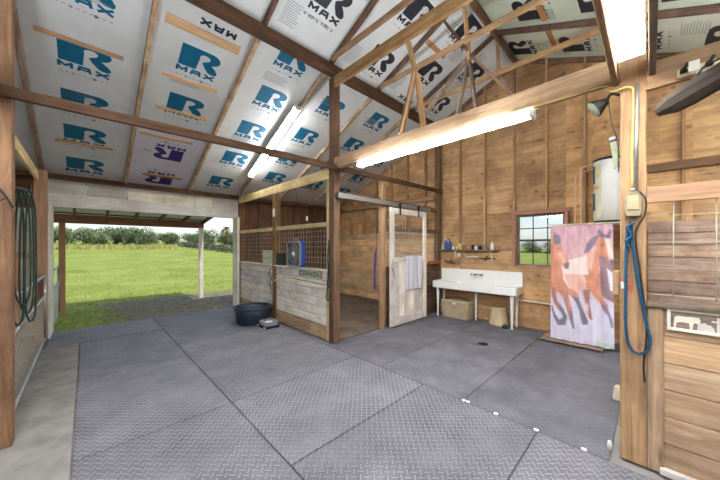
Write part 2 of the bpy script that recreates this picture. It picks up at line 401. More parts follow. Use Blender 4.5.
# ------------------------------------------------------------------ layout (metres; X across the aisle to the sink wall, Y along the aisle to the field)
RZ, RS, RY = 5.72, .425, 2.0          # ridge height, pitch, ridge line
def roof(Y): return RZ - RS*abs(Y-RY)
XW, XS = 6.73, 3.08                   # sink wall, stall fronts
YF, YB = 8.1, -4.1                    # field end, rear end
RAFT = [-1.82, -.60, .62, 1.84, 3.06, 4.28, 5.50, 6.69]
EX, EY, EZ = Vector((1, 0, 0)), Vector((0, 1, 0)), Vector((0, 0, 1))

# ---- floor and walls
struct(MB().box(-4.4, 6.85, -4.3, 8.25, -.22, -.02).build('floor', M['concrete']))
struct(MB().box(-4.3, -.085, -4.2, 6.98, -.02, .0).build('floor_concrete_strip', M['concrete'], bevel=.004))
struct(MB().box(3.2, 6.6, 3.92, 8.1, -.02, .0).build('floor_stall', M['stallmat']))
struct(MB().box(3.2, 6.6, -4.1, .08, -.02, .0).build('floor_rear_stall', M['stallmat']))

w = MB()
def gable_piece(mb, ya, yb, z0, z1=None, x0=XW, x1=XW+.05):
    pts = [(ya, z0), (yb, z0)]
    if z1 is not None: pts += [(yb, z1), (ya, z1)]
    else:
        pts += [(yb, roof(yb)+.03)]
        if ya < RY < yb: pts += [(RY, roof(RY)+.03)]
        pts += [(ya, roof(ya)+.03)]
    mb.prism(pts, (x0, 0, 0), EY, EZ, EX, x1-x0)
WY0, WY1, WZ0, WZ1 = 1.15, 2.02, 1.27, 2.36
for a, b in ((-4.15, -2.9), (-2.9, -1.68), (-1.68, -.46), (-.46, .76), (2.02, 3.2), (3.2, 4.42), (4.42, 5.64), (5.64, 6.86), (6.86, 8.15)):
    gable_piece(w, a, b, -.02, 2.44); gable_piece(w, a, b, 2.443)
gable_piece(w, .76, WY0, -.02); gable_piece(w, WY0, WY1, -.02, WZ0); gable_piece(w, WY0, WY1, WZ1)
wall_right = struct(w.build('wall_right', M['ply']))
for y in [7.9, 7.3, 6.7, 6.1, 5.5, 4.9, 4.3, 3.3, 2.69, 2.06, 1.46, .85, .25, -.36, -.97, -1.58, -2.19, -2.8, -3.4]:
    z0 = 1.62 if 0 < y < 3.8 else 2.1
    if 1.1 < y < 1.9: z0 = 2.44
    MB().box(XW-.09, XW+.001, y-.02, y+.02, z0, roof(y)).build('stud', M['stud'], wall_right, .003)
MB().box(XW-.13, XW-.09, 4.0, 8.1, 2.92, 3.05).build('girt', M['stud'], wall_right, .003)
MB().box(XW-.13, XW-.09, -4.1, .05, 2.9, 3.03).build('girt', M['postdark'], wall_right, .003)
def planks(x0, x1, ya, yb, z0, z1, n, gap=.005, jit=.0):
    mb = MB(); h = (z1-z0)/n
    for k in range(n):
        mb.box(x0+random.uniform(-jit, jit), x1, ya, yb, z0+k*h+gap/2, z0+(k+1)*h-gap/2)
    return mb
planks(XW-.12, XW-.09, 4.0, 8.06, .0, 2.10, 11, .006, .003).build('plank_lining', M['lightplank'], wall_right, .003)
planks(XW-.12, XW-.09, -4.1, .03, .0, 2.10, 11, .012, .004).build('plank_lining', M['brownplank'], wall_right, .003)
mb = MB()
for z0, z1 in ((0, .24), (.243, .55), (.553, .855), (.858, 1.27)): mb.box(XW-.12, XW-.09, .1, 3.8, z0, z1)
mb.box(XW-.12, XW-.09, .1, WY0, 1.273, 1.60); mb.box(XW-.12, XW-.09, WY1, 3.8, 1.273, 1.60)
mb.build('plank_lining', M['ply'], wall_right, .002)

# window in the sink wall
win = struct(MB().box(XW-.03, XW+.05, WY0, WY0+.045, WZ0, WZ1).box(XW-.03, XW+.05, WY1-.045, WY1, WZ0, WZ1)
             .box(XW-.03, XW+.05, WY0+.045, WY1-.045, WZ0, WZ0+.05).box(XW-.03, XW+.05, WY0+.045, WY1-.045, WZ1-.04, WZ1)
             .build('window_1', M['grey'], None, .004))
mb = MB(); ya, yb = WY0+.045, WY1-.045; za, zb = WZ0+.05, WZ1-.04
for k in (1, 2): mb.box(XW, XW+.02, ya+(yb-ya)*k/3-.008, ya+(yb-ya)*k/3+.008, za, zb)
for k in (1, 2, 3):
    t = .02 if k == 2 else .009
    mb.box(XW-.005 if k == 2 else XW, XW+.025, ya, yb, za+(zb-za)*k/4-t, za+(zb-za)*k/4+t)
mb.build('muntin', M['darkmetal'], win)
MB().box(XW+.008, XW+.012, ya, yb, za, zb).build('pane', M['glass'], win)
mb = MB(); mb.box(XW-.13, XW-.09, WY0-.1, WY1+.08, WZ1, WZ1+.09).box(XW-.13, XW-.09, WY1, WY1+.06, WZ0-.02, WZ1).box(XW-.13, XW-.09, WY0-.06, WY0, WZ0-.02, WZ1)
mb.box(XW-.09, XW-.03, WY0-.01, WY1+.01, WZ1-.005, WZ1+.015).box(XW-.09, XW-.03, WY0-.015, WY0+.005, WZ0, WZ1).box(XW-.09, XW-.03, WY1-.005, WY1+.015, WZ0, WZ1).box(XW-.09, XW-.03, WY0, WY1, WZ0-.015, WZ0+.005)
mb.build('casing', M['redwood'], win, .003)

# field-end wall either side of the opening
mb = MB()
for x in (3.2, 4.4, 5.6): mb.box(x+.003, min(x+1.197, 6.72), YF+.05, YF+.1, 0, 3.1, long=2)
wall_field = struct(mb.build('wall_field', M['plydark']))
mb = MB()
for k in range(7): mb.box(3.22, 6.6, YF-.03, YF, k*.19+.003, k*.19+.187)
mb.build('plank_lining', M['darkplank'], wall_field, .003)
for x in (3.7, 4.3, 4.9, 5.5, 6.1): MB().box(x-.02, x+.02, YF-.04, YF+.05, 1.33, 3.0).build('stud', M['darkplank'], wall_field, .003)
mb = MB().box(-4.3, -.72, YF+.05, YF+.1, 2.42, 3.1, 0).box(-4.3, -.72, YF+.05, YF+.1, 0, 2.415, 1)
wl = struct(mb.build('wall_field_left', [M['plydark'], M['whitepaint']]))
for x in (-1.5, -2.7): MB().box(x-.02, x+.02, YF-.04, YF+.05, 0, 3.0).build('stud', M['stud'], wl, .003)
mb = MB()
for x in range(8): mb.box(-4.4, -4.35, YB+x*1.53, YB+x*1.53+1.525, -.02, 3.15, long=2)
struct(mb.build('wall_left', M['plydark']))
mb = MB().box(-4.35, -.6, YB-.1, YB-.05, -.02, 3.1).box(3.1, 6.72, YB-.1, YB-.05, -.02, 3.1).box(-.6, 3.1, YB-.1, YB-.05, 2.5, 3.1)
struct(mb.build('wall_back', M['plydark']))
# white header boards over the opening
mb = MB()
for a, b in ((-.6, .02), (.03, .66), (.67, 1.34), (1.35, 2.0), (2.01, 2.44), (2.45, 3.2)): mb.box(a, b, YF+.06, YF+.09, 2.72, 3.0)
mb.box(-.6, 3.2, YF+.02, YF+.06, 2.47, 2.73)
struct(mb.build('trim_opening_header', M['whitepaint'], None, .004))
struct(MB().box(3.0, 3.06, 7.95, 8.3, 0, 2.5).build('trim_opening_jamb', M['whitepaint'], None, .004))
struct(MB().box(-.5, -.47, 7.66, 8.4, 0, 2.47).build('trim_opening_left_jamb', M['whitepaint'], None, .004))
# roof deck
mb = MB()
for sgn, ye in ((1, 8.55), (-1, -4.55)):
    o = Vector((1.2, (RY+ye)/2, (RZ+roof(ye))/2+.11)); Yv = Vector((0, ye-RY, roof(ye)-RZ)); L = Yv.length+.1
    mb.frame(o, EX, Yv.normalized(), EX.cross(Yv.normalized()), 11.4, L, .03)
struct(mb.build('ceiling_roof_deck', M['steel']))
# left gable is far out of sight: closed with boards so the loft is not open to the sky
mb = MB(); mb.prism([(-4.15, 3.1), (8.15, 3.1), (8.15, roof(8.15)+.03), (RY, RZ+.03), (-4.15, roof(-4.15)+.03)], (-4.4, 0, 0), EY, EZ, EX, .05)
struct(mb.build('wall_left_gable', M['plydark']))

# ---- rubber mats
def rubber(x0, x1, y0, y1, label):
    g = .006
    tag(MB().box(x0+g, x1-g, y0+g, y1-g, -.02, 0.).build('rubber_mat', M['mat'], None, .003), label, 'floor mat', 'rubber mats on the barn floor')
a0, a1, a2, a3, a4 = -.08, 1.135, 2.975, 4.805, 6.6
rubber(a0, a1, 1.34, 3.17, 'treaded rubber mat beside the concrete strip, nearest the camera')
rubber(a0, a1, -.5, 1.34, 'treaded rubber mat running out of the picture at the bottom left corner')
rubber(a0, a1, 3.17, 5.0, 'treaded rubber mat along the concrete strip, second from the camera')
rubber(a0, a1, 5.0, 6.95, 'treaded rubber mat along the far end of the concrete strip')
rubber(-.5, a1, 6.99, 8.24, 'rubber mat at the left of the threshold by the grass')
for k, (y, nm) in enumerate(((-.5, 'treaded rubber mat in the aisle running under the bottom edge at right'), (.72, 'treaded rubber mat in the aisle beside the foot of the big right post'), (1.94, 'treaded rubber mat in the middle of the aisle beside the wash bay'),
                   (3.175, 'treaded rubber mat in the aisle in front of the bare center post'), (4.44, 'rubber mat in the aisle in front of the fan'), (5.67, 'rubber mat under the dark round tub'), (6.95, 'rubber mat at the right of the threshold by the grass'))):
    ny = [.72, 1.94, 3.175, 4.44, 5.67, 6.95, 8.24][k]
    rubber(a1, a2 + (.0 if y < 3.9 else .1), y, ny, nm)
rubber(a2, a2+.1, 3.885, 4.44, 'narrow rubber strip at the foot of the bare center post')
rows = [(.22, 1.44, 'nearest the big right post'), (1.44, 2.66, 'in the middle row'), (2.66, 3.88, 'along the stall partition')]
for y0, y1, r in rows:
    rubber(a2, a3, y0, y1, 'smooth wash bay mat on the aisle side, '+r)
    rubber(a3, a4, y0, y1, 'smooth wash bay mat by the sink wall, '+r)
cap = MB(); cap.lathe((0, 0, 0), [(.022, 0), (.022, .004), (.012, .007)], 12)
c0 = None
for x, y in ((2.985, 1.43), (2.99, 1.385), (2.98, 1.09), (2.985, .735), (2.985, .386)):
    if c0 is None:
        c0 = tag(cap.build('mat_washer', M['whiteplastic'], None, loc=(0, 0, 0)), 'small white washer on the long seam between wash bay and aisle mats', 'washer', 'white washers along the mat seam'); c0.location = (x, y, 0)
    else:
        c = c0.copy(); COL.objects.link(c); c.location = (x, y, 0)

t = thing('floor_drain', 'small dark round drain in the wash bay floor', 'drain', (4.94, 2.02, 0))
MB().lathe((4.94, 2.02, 0), [(.085, 0), (.085, .004), (.07, .005), (.068, .002)], 20).build('grate', M['darkmetal'], t)
# ---- posts and beams
def one(name, mb, m, label, cat, group=None, bevel=.006): return tag(mb.build(name, m, None, bevel), label, cat, group)
one('timber_post', MB().box(XS, XS+.15, .02, .17, 0, roof(.1)-.3), M['post'], 'heavy tan timber post at right carrying the junction box and blue rope', 'post', 'barn posts')
one('timber_post', MB().box(XS, XS+.14, 3.82, 3.96, 0, 4.65), M['postdark'], 'bare brown timber post between the stall front and its doorway', 'post', 'barn posts')
one('timber_post', MB().box(XS, XS+.14, 7.98, 8.12, 0, 3.0), M['postdark'], 'brown post at the right side of the field opening behind the tub', 'post', 'barn posts')
one('timber_post', MB().box(XS-.01, XS+.13, 5.91, 6.05, 0, 2.885), M['gold'], 'slim post splitting the stall front beside the fan', 'post', 'barn posts')
one('timber_post', MB().box(-.62, -.45, 3.77, 3.92, 0, 4.65), M['postdark'], 'tall tan post at the left edge of the photo by the hung rope', 'post', 'barn posts')
one('timber_post', MB().box(-.66, -.5, 7.5, 7.65, 0, 3.05), M['salmon'], 'orange-tan post at the left side of the field opening', 'post', 'barn posts')
one('timber_post', MB().box(XW-.14, XW-.0, 3.82, 3.96, 0, 4.6), M['darkplank'], 'dark corner post on the sink wall at the end of the stall partition', 'post', 'barn posts')
one('timber_post', MB().box(4.36, 4.45, 3.82, 3.93, 0, 2.98), M['stud'], 'narrow tan post at the left edge of the sliding door', 'post', 'barn posts')
one('timber_post', MB().box(XS+.01, XS+.06, 3.965, 4.05, 0, 2.88), M['yellow'], 'yellow stud nailed to the stall side of the bare center post', 'post', 'barn posts')
one('timber_post', MB().box(XS+.0, XS+.09, -.07, .015, 0, 1.24), M['tanplank'], 'short tan upright between the big right post and the near planks', 'post')
one('tie_beam', MB().beam((-.62, 3.745, 2.985), (XW-.14, 3.745, 3.10), .045, .095), M['dark'], 'long dark tie beam crossing the whole aisle from the left post to the sink wall', 'beam')
one('tie_beam', MB().box(-.62, XS, .175, .215, 2.99, 3.12), M['post'], 'light wooden tie beam overhead beside the lit strip at upper right', 'beam')
one('tie_beam', MB().box(-.62, XS, -.03, .01, 2.99, 3.14), M['grey'], 'grey tie beam overhead on the right of the lit strip', 'beam')
one('header_beam', MB().box(XS+.0, XS+.09, .17, 3.82, 3.04, 3.23), M['tanplank'], 'rough tan header beam over the wash bay with the long lamp below', 'beam')
one('header_beam', MB().box(XS-.01, XS+.03, 3.96, 8.05, 2.89, 3.07), M['yellow'], 'yellow header beam over the stall front with hanging cords', 'beam')
one('header_beam', MB().box(XS-.01, XS+.03, -4.0, .02, 2.89, 3.09), M['post'], 'brown header beam right of the big post with the hook rack', 'beam')
one('header_beam', MB().box(-.64, -.6, 3.92, 7.5, 2.86, 3.02), M['yellow'], 'yellow header beam over the left stall beyond the tall left post', 'beam')
one('header_beam', MB().box(XS+.14, XW-.1, 3.88, 3.92, 2.56, 2.68), M['postdark'], 'brown header board behind the sliding door track', 'beam')
one('upper_beam', MB().box(XS-.005, XS+.05, .17, 3.82, 4.46, 4.64), M['gold'], 'golden upper beam level between the heads of two posts', 'beam')
one('purlin_beam', MB().box(-4.3, XW-.01, 3.79, 3.90, 4.65, 4.83), M['dark'], 'dark brown purlin beam under the field-side rafters', 'beam')
one('purlin_beam', MB().box(-4.3, XW-.01, .1, .21, 4.65, 4.83), M['dark'], 'dark purlin beam under the near-side rafters', 'beam')
one('eave_beam', MB().box(-4.3, XW-.01, 8.0, 8.06, 3.0, 3.10), M['dark'], 'dark eave beam over the field opening', 'beam')
one('ridge_board', MB().box(-4.3, XW-.01, 1.98, 2.02, RZ-.17, RZ-.02), M['postdark'], 'ridge board at the peak of the roof', 'beam')

ordn = ['first', 'second', 'third', 'fourth', 'fifth', 'sixth', 'seventh', 'eighth']
nrm = Vector((0, RS, 1)).normalized()
for i, x in enumerate(RAFT):
    k = len(RAFT)-1-i
    far = MB(); far.beam((x, RY+.02, roof(RY+.02)-.045), (x, 3.88, roof(3.88)-.045), .045, .09)
    one('rafter', far, M['rafterdark'], 'brown upper rafter between ridge and dark purlin, %s from the sink wall' % ordn[k], 'rafter', 'upper rafters on the field side')
    lo = MB(); lo.beam((x, 3.89, roof(3.89)-.045), (x, 8.2, roof(8.2)-.045), .06, .09)
    one('rafter', lo, M['rafter'], 'rough tan rafter between dark purlin and field opening eave, %s from the sink wall' % ordn[k], 'rafter', 'lower rafters on the field side')
    if i >= 2:
        ne = MB(); ne.beam((x, RY-.02, roof(RY-.02)-.045), (x, -4.1, roof(-4.1)-.045), .045, .09)
        one('rafter', ne, M['rafterdark'], 'brown rafter on the near slope above the wash bay, %s from the sink wall' % ordn[k], 'rafter', 'rafters on the near side')
for x, m, nm in ((XS-.06, 'post', 'nearest the aisle'), (4.25, 'stud', 'in the middle of the wash bay'), (5.47, 'stud', 'closest to the sink wall')):
    one('collar_tie', MB().box(x-.02, x+.02, .2, 3.79, 4.86, 4.95), M[m], 'thin level collar tie under the roof, '+nm, 'collar tie', 'collar ties', .003)
def strut(x, p, q, label, m='stud', w=.04, h=.085):
    one('truss_strut', MB().beam((x, p[0], p[1]), (x, q[0], q[1]), w, h, (1, 0, 0)), M[m], label, 'strut', None, .003)
X0 = XS+.03
strut(X0, (2.27, 4.46), (2.145, 3.93), 'short hanging strut below the golden upper beam')
strut(X0-.02, (2.145, 3.97), (2.38, 3.23), 'left leg of the splayed struts standing on the wash bay header')
strut(X0+.025, (2.145, 3.97), (2.05, 3.23), 'right leg of the splayed struts standing on the wash bay header')
xm = 4.32
strut(xm, (2.06, 5.5), (1.98, 4.62), 'vertical king strut hanging from the ridge over the wash bay', 'stud')
strut(xm+.045, (1.99, 4.72), (2.9, 4.0), 'long grey slanting web strut running down towards the field side', 'grey')
strut(xm+.045, (2.0, 4.75), (1.3, 3.75), 'brown web strut slanting down to the right of the king strut', 'rafterdark')
strut(xm-.045, (2.42, 5.5), (1.99, 4.75), 'dark short web strut from the ridge down to the king strut', 'rafterdark')
strut(xm, (1.99, 4.62), (2.22, 3.66), 'grey dusty strut below the king strut, leaning left', 'grey')
strut(xm+.0, (1.97, 4.58), (1.86, 3.66), 'grey dusty strut below the king strut, leaning right', 'grey')
one('tie_rail', MB().box(xm-.02, xm+.02, .25, 3.75, 3.56, 3.65), M['grey'], 'grey rail of the middle truss hidden low behind the header', 'rail')
strut(5.54, (2.0, 5.5), (1.97, 4.9), 'king strut closest to the sink wall above its collar tie', 'stud')
strut(5.56, (2.02, 5.0), (1.6, 4.2), 'short slanting strut close to the sink wall', 'grey')
one('diagonal_brace', MB().beam((-.62, 4.1, 4.4), (-.62, 4.9, 4.3), .04, .09), M['rafterdark'], 'short brace beside the head of the tall left post', 'brace')

# ---- printed insulation boards
RLOGO = [(0, 0), (0, 1), (.70, 1)] + arc(.72, .72, .28, 88, -62, 9)[1:] + [(.80, .455), (.93, .30), (1.0, .16), (1.0, .06), (.95, .0), (.84, .0), (.76, .04), (.62, .28), (.56, .44), (.60, .50)] + arc(.60, .68, .135, -40, 205, 10) + [(.47, .45), (.45, .0)]
def logo(mb, o, U, V, L, mi, w=.53, extra=True):
    """o = top-left corner of the mark on the board face"""
    o = Vector(o); h = .355
    put_poly(mb, [(a*w, (b-1)*h) for a, b in RLOGO], o, U, V, mi, L)
    put_text(mb, 'MAX', o+V*(-h-.115)-U*.03, U, V, w*1.07, .098, mi, L)
    if extra:
        q = o+V*(-h-.19)
        for k in range(9):
            put_poly(mb, [(.0, 0), (.035, 0), (.035, .012), (0, .012)], q+U*(.06*k), U, V, 4, L)
        put_poly(mb, arc(.36, .0, .022, 0, 340, 9), q, U, V, 5, L)
        put_poly(mb, arc(.14, .0, .014, 0, 340, 7), q, U, V, 5, L)
def board(x0, x1, ya, yb, base, label, logos=(), inks='teal', side=1, blocks=(), name_group='insulation boards'):
    """slab between two rafters; prints are laid on its underside"""
    mb = MB(); ya0, yb0 = ya, yb
    P = lambda x, y, d: Vector((x, y, roof(y)+d))
    vs = [P(x0, ya, 0), P(x1, ya, 0), P(x1, yb, 0), P(x0, yb, 0), P(x0, ya, .04), P(x1, ya, .04), P(x1, yb, .04), P(x0, yb, .04)]
    mb.add(vs, [(0, 1, 2, 3), (7, 6, 5, 4), (0, 4, 5, 1), (1, 5, 6, 2), (2, 6, 7, 3), (3, 7, 4, 0)], 0)
    up = Vector((0, -side, RS)).normalized(); U = EX*side; L = -Vector((0, side*RS, 1)).normalized()*.0015
    for lg in logos:
        x, y = lg[0], lg[1]; kind = lg[2] if len(lg) > 2 else ''
        ink = {'teal': 1, 'ink': 2, 'purple': 3}[inks]
        if len(lg) > 3: ink = lg[3]
        if kind == 'inv': logo(mb, P(x, y, 0), -U, -up, L, ink, .5)
        elif kind == 'max': put_text(mb, 'MAX', P(x, y, 0), -U, -up, .5, .1, ink, L)
        elif kind == 'maxup': put_text(mb, 'MAX', P(x, y, 0), U, up, .5, .1, ink, L)
        else: logo(mb, P(x, y, 0), U, up, L, ink)
        if kind == 'plus': put_text(mb, 'R-MATTE PLUS-3', P(x-.02, y, 0)-up*.58, U, up, .52, .045, 2, L)
    for (x, y, bw, bh) in blocks:
        o = P(x, y, 0); n = max(3, int(bh/.03))
        for k in range(n):
            put_poly(mb, [(0, 0), (bw*random.uniform(.6, 1), 0), (bw*random.uniform(.6, 1), -.012), (0, -.012)], o-up*(k*bh/n), U, up, 4, L)
    bm = {'purple': M['boardlilac']}.get(inks, M['boardmint'] if side < 0 else M['board'])
    return tag(mb.build('insulation_board', [bm, M['teal'], M['ink'], M['purple'], M['faint'], M['mid']]), label, 'insulation board', name_group)
bayname = ['in the bay over the left gate', 'in the bay right of the tall left post', 'in the third bay from the left', 'in the bay left of the bare center post', 'in the bay right of the sloping lamp', 'in the second bay from the sink wall', 'in the bay against the sink wall']
lower = {0: [(-1.5, 5.0), (-1.5, 5.85), (-1.5, 6.7)], 1: [(-.27, 4.28), (-.27, 5.2), (-.27, 6.0), (-.27, 6.71), (-.27, 7.54)], 2: [(.99, 4.63), (.99, 5.49), (1.6, 4.2, 'max', 2)],
         3: [(2.23, 3.93), (2.23, 4.76), (2.21, 5.6), (2.21, 6.5), (2.2, 7.42)], 4: [(3.42, 4.45), (3.38, 5.33), (3.4, 6.12), (3.42, 6.9)], 5: [(4.7, 4.32), (4.68, 5.14), (4.68, 6.0), (4.68, 6.9)], 6: [(5.9, 4.5), (5.9, 5.35), (5.9, 6.2), (5.9, 7.0)]}
uppr = {0: [], 1: [(-.2, 3.0)], 2: [(1.0, 2.95)], 3: [(2.28, 2.98, 'plus')], 4: [(3.6, 2.42), (3.6, 3.26)], 5: [(4.72, 2.12), (4.74, 2.93), (5.35, 3.74, 'max')], 6: [(5.75, 2.5), (5.75, 3.3)]}
near = {3: [(2.9, 1.6)], 4: [(4.1, 1.4), (4.1, .5)], 5: [(5.3, 1.55), (5.3, .72), (5.3, -.1)], 6: [(6.45, 1.97), (6.45, 1.14), (6.52, .3), (6.5, -.55)]}
for i in range(7):
    x0, x1 = RAFT[i]+.032, RAFT[i+1]-.032
    bl = [(x0+.3, y, .5, .18) for y in (4.5, 6.0)] if i != 2 else [(x0+.3, 5.2, .5, .12)]
    if i == 2:
        board(x0, x1, 3.92, 6.38, 0, 'grey board with teal prints above the lilac board, third bay from the left', lower[i], 'teal', 1, bl)
        board(x0, x1, 6.4, 8.2, 0, 'lilac-white insulation board with upside-down purple prints above the field opening', [(1.48, 7.15, 'inv'), (1.45, 8.02, 'inv')], 'purple', 1, [(.8, 6.95, .15, .05)])
    else:
        board(x0, x1, 3.92, 8.2, 0, 'teal-printed board below the purlin '+bayname[i], lower[i], 'teal', 1, bl)
    board(x0, x1, RY+.03, 3.90, 0, 'black-printed board above the purlin '+bayname[i], uppr[i], 'ink', 1, [(x0+.12, 3.45, .3, .35), (x0+.75, 2.5, .3, .3), (x0+.15, 2.35, .3, .2)])
    if i >= 3:
        board(x0, x1, RY-.03, -4.1, 0, 'mint printed board on the near slope '+bayname[i], near[i], 'ink', -1, [(x1-.1, 1.3, .35, .3), (x1-.1, .3, .5, .25), (x1-.5, -.3, .4, .3)])
def cleat(x0, x1, y, label, w=.06, m='cleat'):
    P = lambda x: (x, y, roof(y)-.012)
    one('wood_cleat', MB().beam(P(x0), P(x1), w, .022, (0, RS if y > RY else -RS, 1)), M[m], label, 'cleat', 'wood strips screwed across the boards', .002)
cleat(-.46, .38, 5.2, 'long pale wood strip across the first teal mark near the left post')
cleat(-.38, .37, 7.12, 'thin wood strip under a teal mark low in the bay by the left post')
cleat(.75, 1.69, 4.40, 'broad pale wood strip nailed high below the upside-down black print', .13)
cleat(.84, 1.62, 5.2, 'pale wood strip below the clear teal mark in the third bay')
cleat(.85, 1.63, 5.84, 'pale wood strip under the second teal mark in the third bay')
cleat(.71, 1.57, 6.52, 'wood strip along the top of the lilac board')
cleat(.88, 1.63, 7.72, 'thin orange strip across the lilac board near the eave', .05, 'cleatorange')
cleat(4.39, 5.0, 2.79, 'orange strip on a grey board beside the king strut', .08, 'cleatorange')
cleat(4.85, 5.35, 1.19, 'small orange strip on the near slope close to the ridge', .08, 'cleatorange')
cleat(5.6, 6.2, 1.22, 'orange strip beside a dark mark on the near slope above the sink wall', .08, 'cleatorange')

# ---- fluorescent lamps
def lamp(p0, p1, down, label, w=.14, dim=False):
    p0 = Vector(p0); p1 = Vector(p1); d = Vector(down).normalized(); X = (p1-p0).normalized(); side = X.cross(d).normalized()
    t = thing('fluorescent_lamp', label, 'lamp', (p0+p1)/2)
    MB().frame((p0+p1)/2, X, side, d, (p1-p0).length, w*(1.25 if dim else .42), .03 if dim else .045).build('housing', M['whiteplastic'], t, .005)
    for s in (-1, 1):
        MB().cyl(p0+d*.035+side*s*w*.36+X*.04, p1+d*.035+side*s*w*.36-X*.04, .019, 12).build('tube', M['tubedim' if dim else 'tube'], t)
    for e, sg in ((p0, 1), (p1, -1)):
        MB().frame(e+X*sg*.02+d*.045, X, side, d, .03, w, .06).build('end_socket', M['whiteplastic'], t, .004)
    return t
lamp((XS+.045, .78, 3.022), (XS+.045, 3.24, 3.022), (0, 0, -1), 'long lit fluorescent lamp under the wash bay header beam')
pf = lambda y, d: (2.96, y, roof(y)-d)
lamp(pf(4.78, .12), pf(7.0, .12), (0, -RS, -1), 'lit fluorescent lamp fixed along the sloping ceiling over the stall front', .12, True)
lamp((.4, .095, 3.12), (2.83, .095, 3.12), (0, 0, -1), 'bright lamp overhead at upper right between two tie beams')
lamp((.3, -2.9, 3.45), (.3, -.6, 4.35), (0, .3, -1), 'added fill lamp under the near slope behind the camera', .14)  # added lamp, lights the field-side ceiling from behind the camera
lamp((-.56, .9, 2.98), (-.56, 3.3, 2.98), (0, 0, -1), 'added fill lamp along the left side of the aisle, out of view')  # added out of view to brighten the stall fronts
lamp((4.9, -3.2, 2.95), (4.9, -.8, 2.95), (0, 0, -1), 'added unseen fill lamp hung in the near stall at right')  # unseen extra lamp, added to lift the interior brightness

# ---- stall fronts
def mesh_panel(x, ya, yb, za, zb, sy, sz, r=.0022, axis='Y'):
    mb = MB(); n = int((yb-ya)/sy)
    for k in range(1, n+1):
        y = ya+k*sy
        if y >= yb-.01: break
        (mb.cyl((x, y, za), (x, y, zb), r, 5) if axis == 'Y' else mb.cyl((y, x, za), (y, x, zb), r, 5))
    n = int((zb-za)/sz)
    for k in range(0, n+1):
        z = za+k*sz+.02
        if z > zb: break
        (mb.cyl((x+.004, ya, z), (x+.004, yb, z), r, 5) if axis == 'Y' else mb.cyl((ya, x+.004, z), (yb, x+.004, z), r, 5))
    return mb
def stall_front(ya, yb, label, kick=True):
    t = thing('stall_divider', label, 'stall divider', (XS+.03, (ya+yb)/2, 0))
    mb = MB(); n = 6
    for k in range(n): mb.box(XS+.015, XS+.045, ya, yb, .27+k*.162, .27+k*.162+.151, tint=random.uniform(.45, .9))
    mb.build('plank_panel', M['whiteplank'], t, .003)
    MB().box(XS+.012, XS+.045, ya, yb, .012, .262).build('kick_board', M['tanplank'], t, .004)
    MB().box(XS-.05, XS+.09, ya, yb, 1.245, 1.27).build('ledge', M['whiteplank'], t, .003)
    MB().box(XS+.005, XS+.045, ya, yb, 2.05, 2.13).build('rail', M['yellow'], t, .003)
    mesh_panel(XS+.05, ya, yb, 1.27, 2.1, .098, .098, .0028).build('wire_mesh', M['wire'], t)
    return t
stall_front(3.965, 5.91, 'planked stall front with wire mesh between center post and slim post')
stall_front(6.05, 7.98, 'planked stall front with wire mesh behind the dark tub')
# near stall at right
t = thing('stall_divider', 'tan planked stall front at right edge with the white animal sign', 'stall divider', (XS+.03, -2, 0))
mb = MB()
for k, h in enumerate((.19, .2, .2, .2, .2, .2)): mb.box(XS+.02, XS+.05, -3.9, -.03, .03+k*.2, .03+k*.2+h-.006, tint=(.2, .35, .55, .5, .95, .6)[k])
mb.build('plank_panel', M['tanplank'], t, .004)
MB().box(XS-.03, XS+.1, -3.9, .018, 1.243, 1.27).build('ledge', M['grey'], t, .003)
MB().box(XS+.01, XS+.05, -3.9, .018, 2.03, 2.15).build('rail', M['salmon'], t, .003)
mesh_panel(XS+.06, -3.92, .09, 1.31, 2.1, .2, .2, .0035).build('wire_mesh', M['wire'], t)
MB().box(XS-.02, XS+.02, -3.9, -.05, .0, .05).build('sill_board', M['whiteplank'], t, .004)
# partition between stall and wash bay
t = thing('stall_partition', 'dark planked partition with mesh behind the sliding door', 'partition', (5.5, 3.88, 0))
mb = MB()
for k in range(7): mb.box(4.45, XW-.14, 3.86, 3.89, .02+k*.174, .02+k*.174+.168)
mb.build('plank_panel', M['darkplank'], t, .003)
MB().box(4.45, XW-.14, 3.82, 3.92, 1.24, 1.265).build('ledge', M['postdark'], t, .003)
MB().box(4.45, XW-.14, 3.86, 3.9, 2.02, 2.12).build('rail', M['postdark'], t, .003)
mesh_panel(3.88, 4.45, XW-.14, 1.265, 2.05, .1, .1, .0026, 'X').build('wire_mesh', M['wire'], t)

# ---- sliding door
DY = 3.74
t = thing('sliding_door', 'worn white sliding stall door with mesh top and a towel on it', 'door', (5.12, DY, 0))
DX0, DX1 = 4.47, 5.80
for a, b in ((DX0, DX0+.13), (DX1-.12, DX1)): MB().box(a, b, DY-.04, DY, .03, 2.5).build('stile', M['doorpaint'], t, .005)
for a, b in ((.03, .21), (1.36, 1.46), (2.38, 2.5)): MB().box(DX0+.13, DX1-.12, DY-.038, DY-.002, a, b).build('rail', M['doorpaint'], t, .005)
mb = MB()
for k in range(6): mb.box(DX0+.13+k*.18, DX0+.13+(k+1)*.18-.004, DY-.022, DY-.008, .21, 1.36)
mb.build('panel', M['doorpaint'], t, .002)
mesh_panel(DY-.02, DX0+.13, DX1-.12, 1.46, 2.38, .1, .1, .0026, 'X').build('wire_mesh', M['wire'], t)
for x in (4.78, 5.46):
    h = MB().box(x-.025, x+.025, DY-.05, DY-.042, 2.36, 2.56).cyl((x, DY-.06, 2.57), (x, DY+.0, 2.57), .035, 12).build('hanger', M['darkmetal'], t, .002)
MB().tube(catmull([(4.5, DY-.045, 1.25), (4.5, DY-.075, 1.2), (4.53, DY-.08, 1.12), (4.55, DY-.045, 1.06)]), .008, 6).build('latch', M['darkmetal'], t)
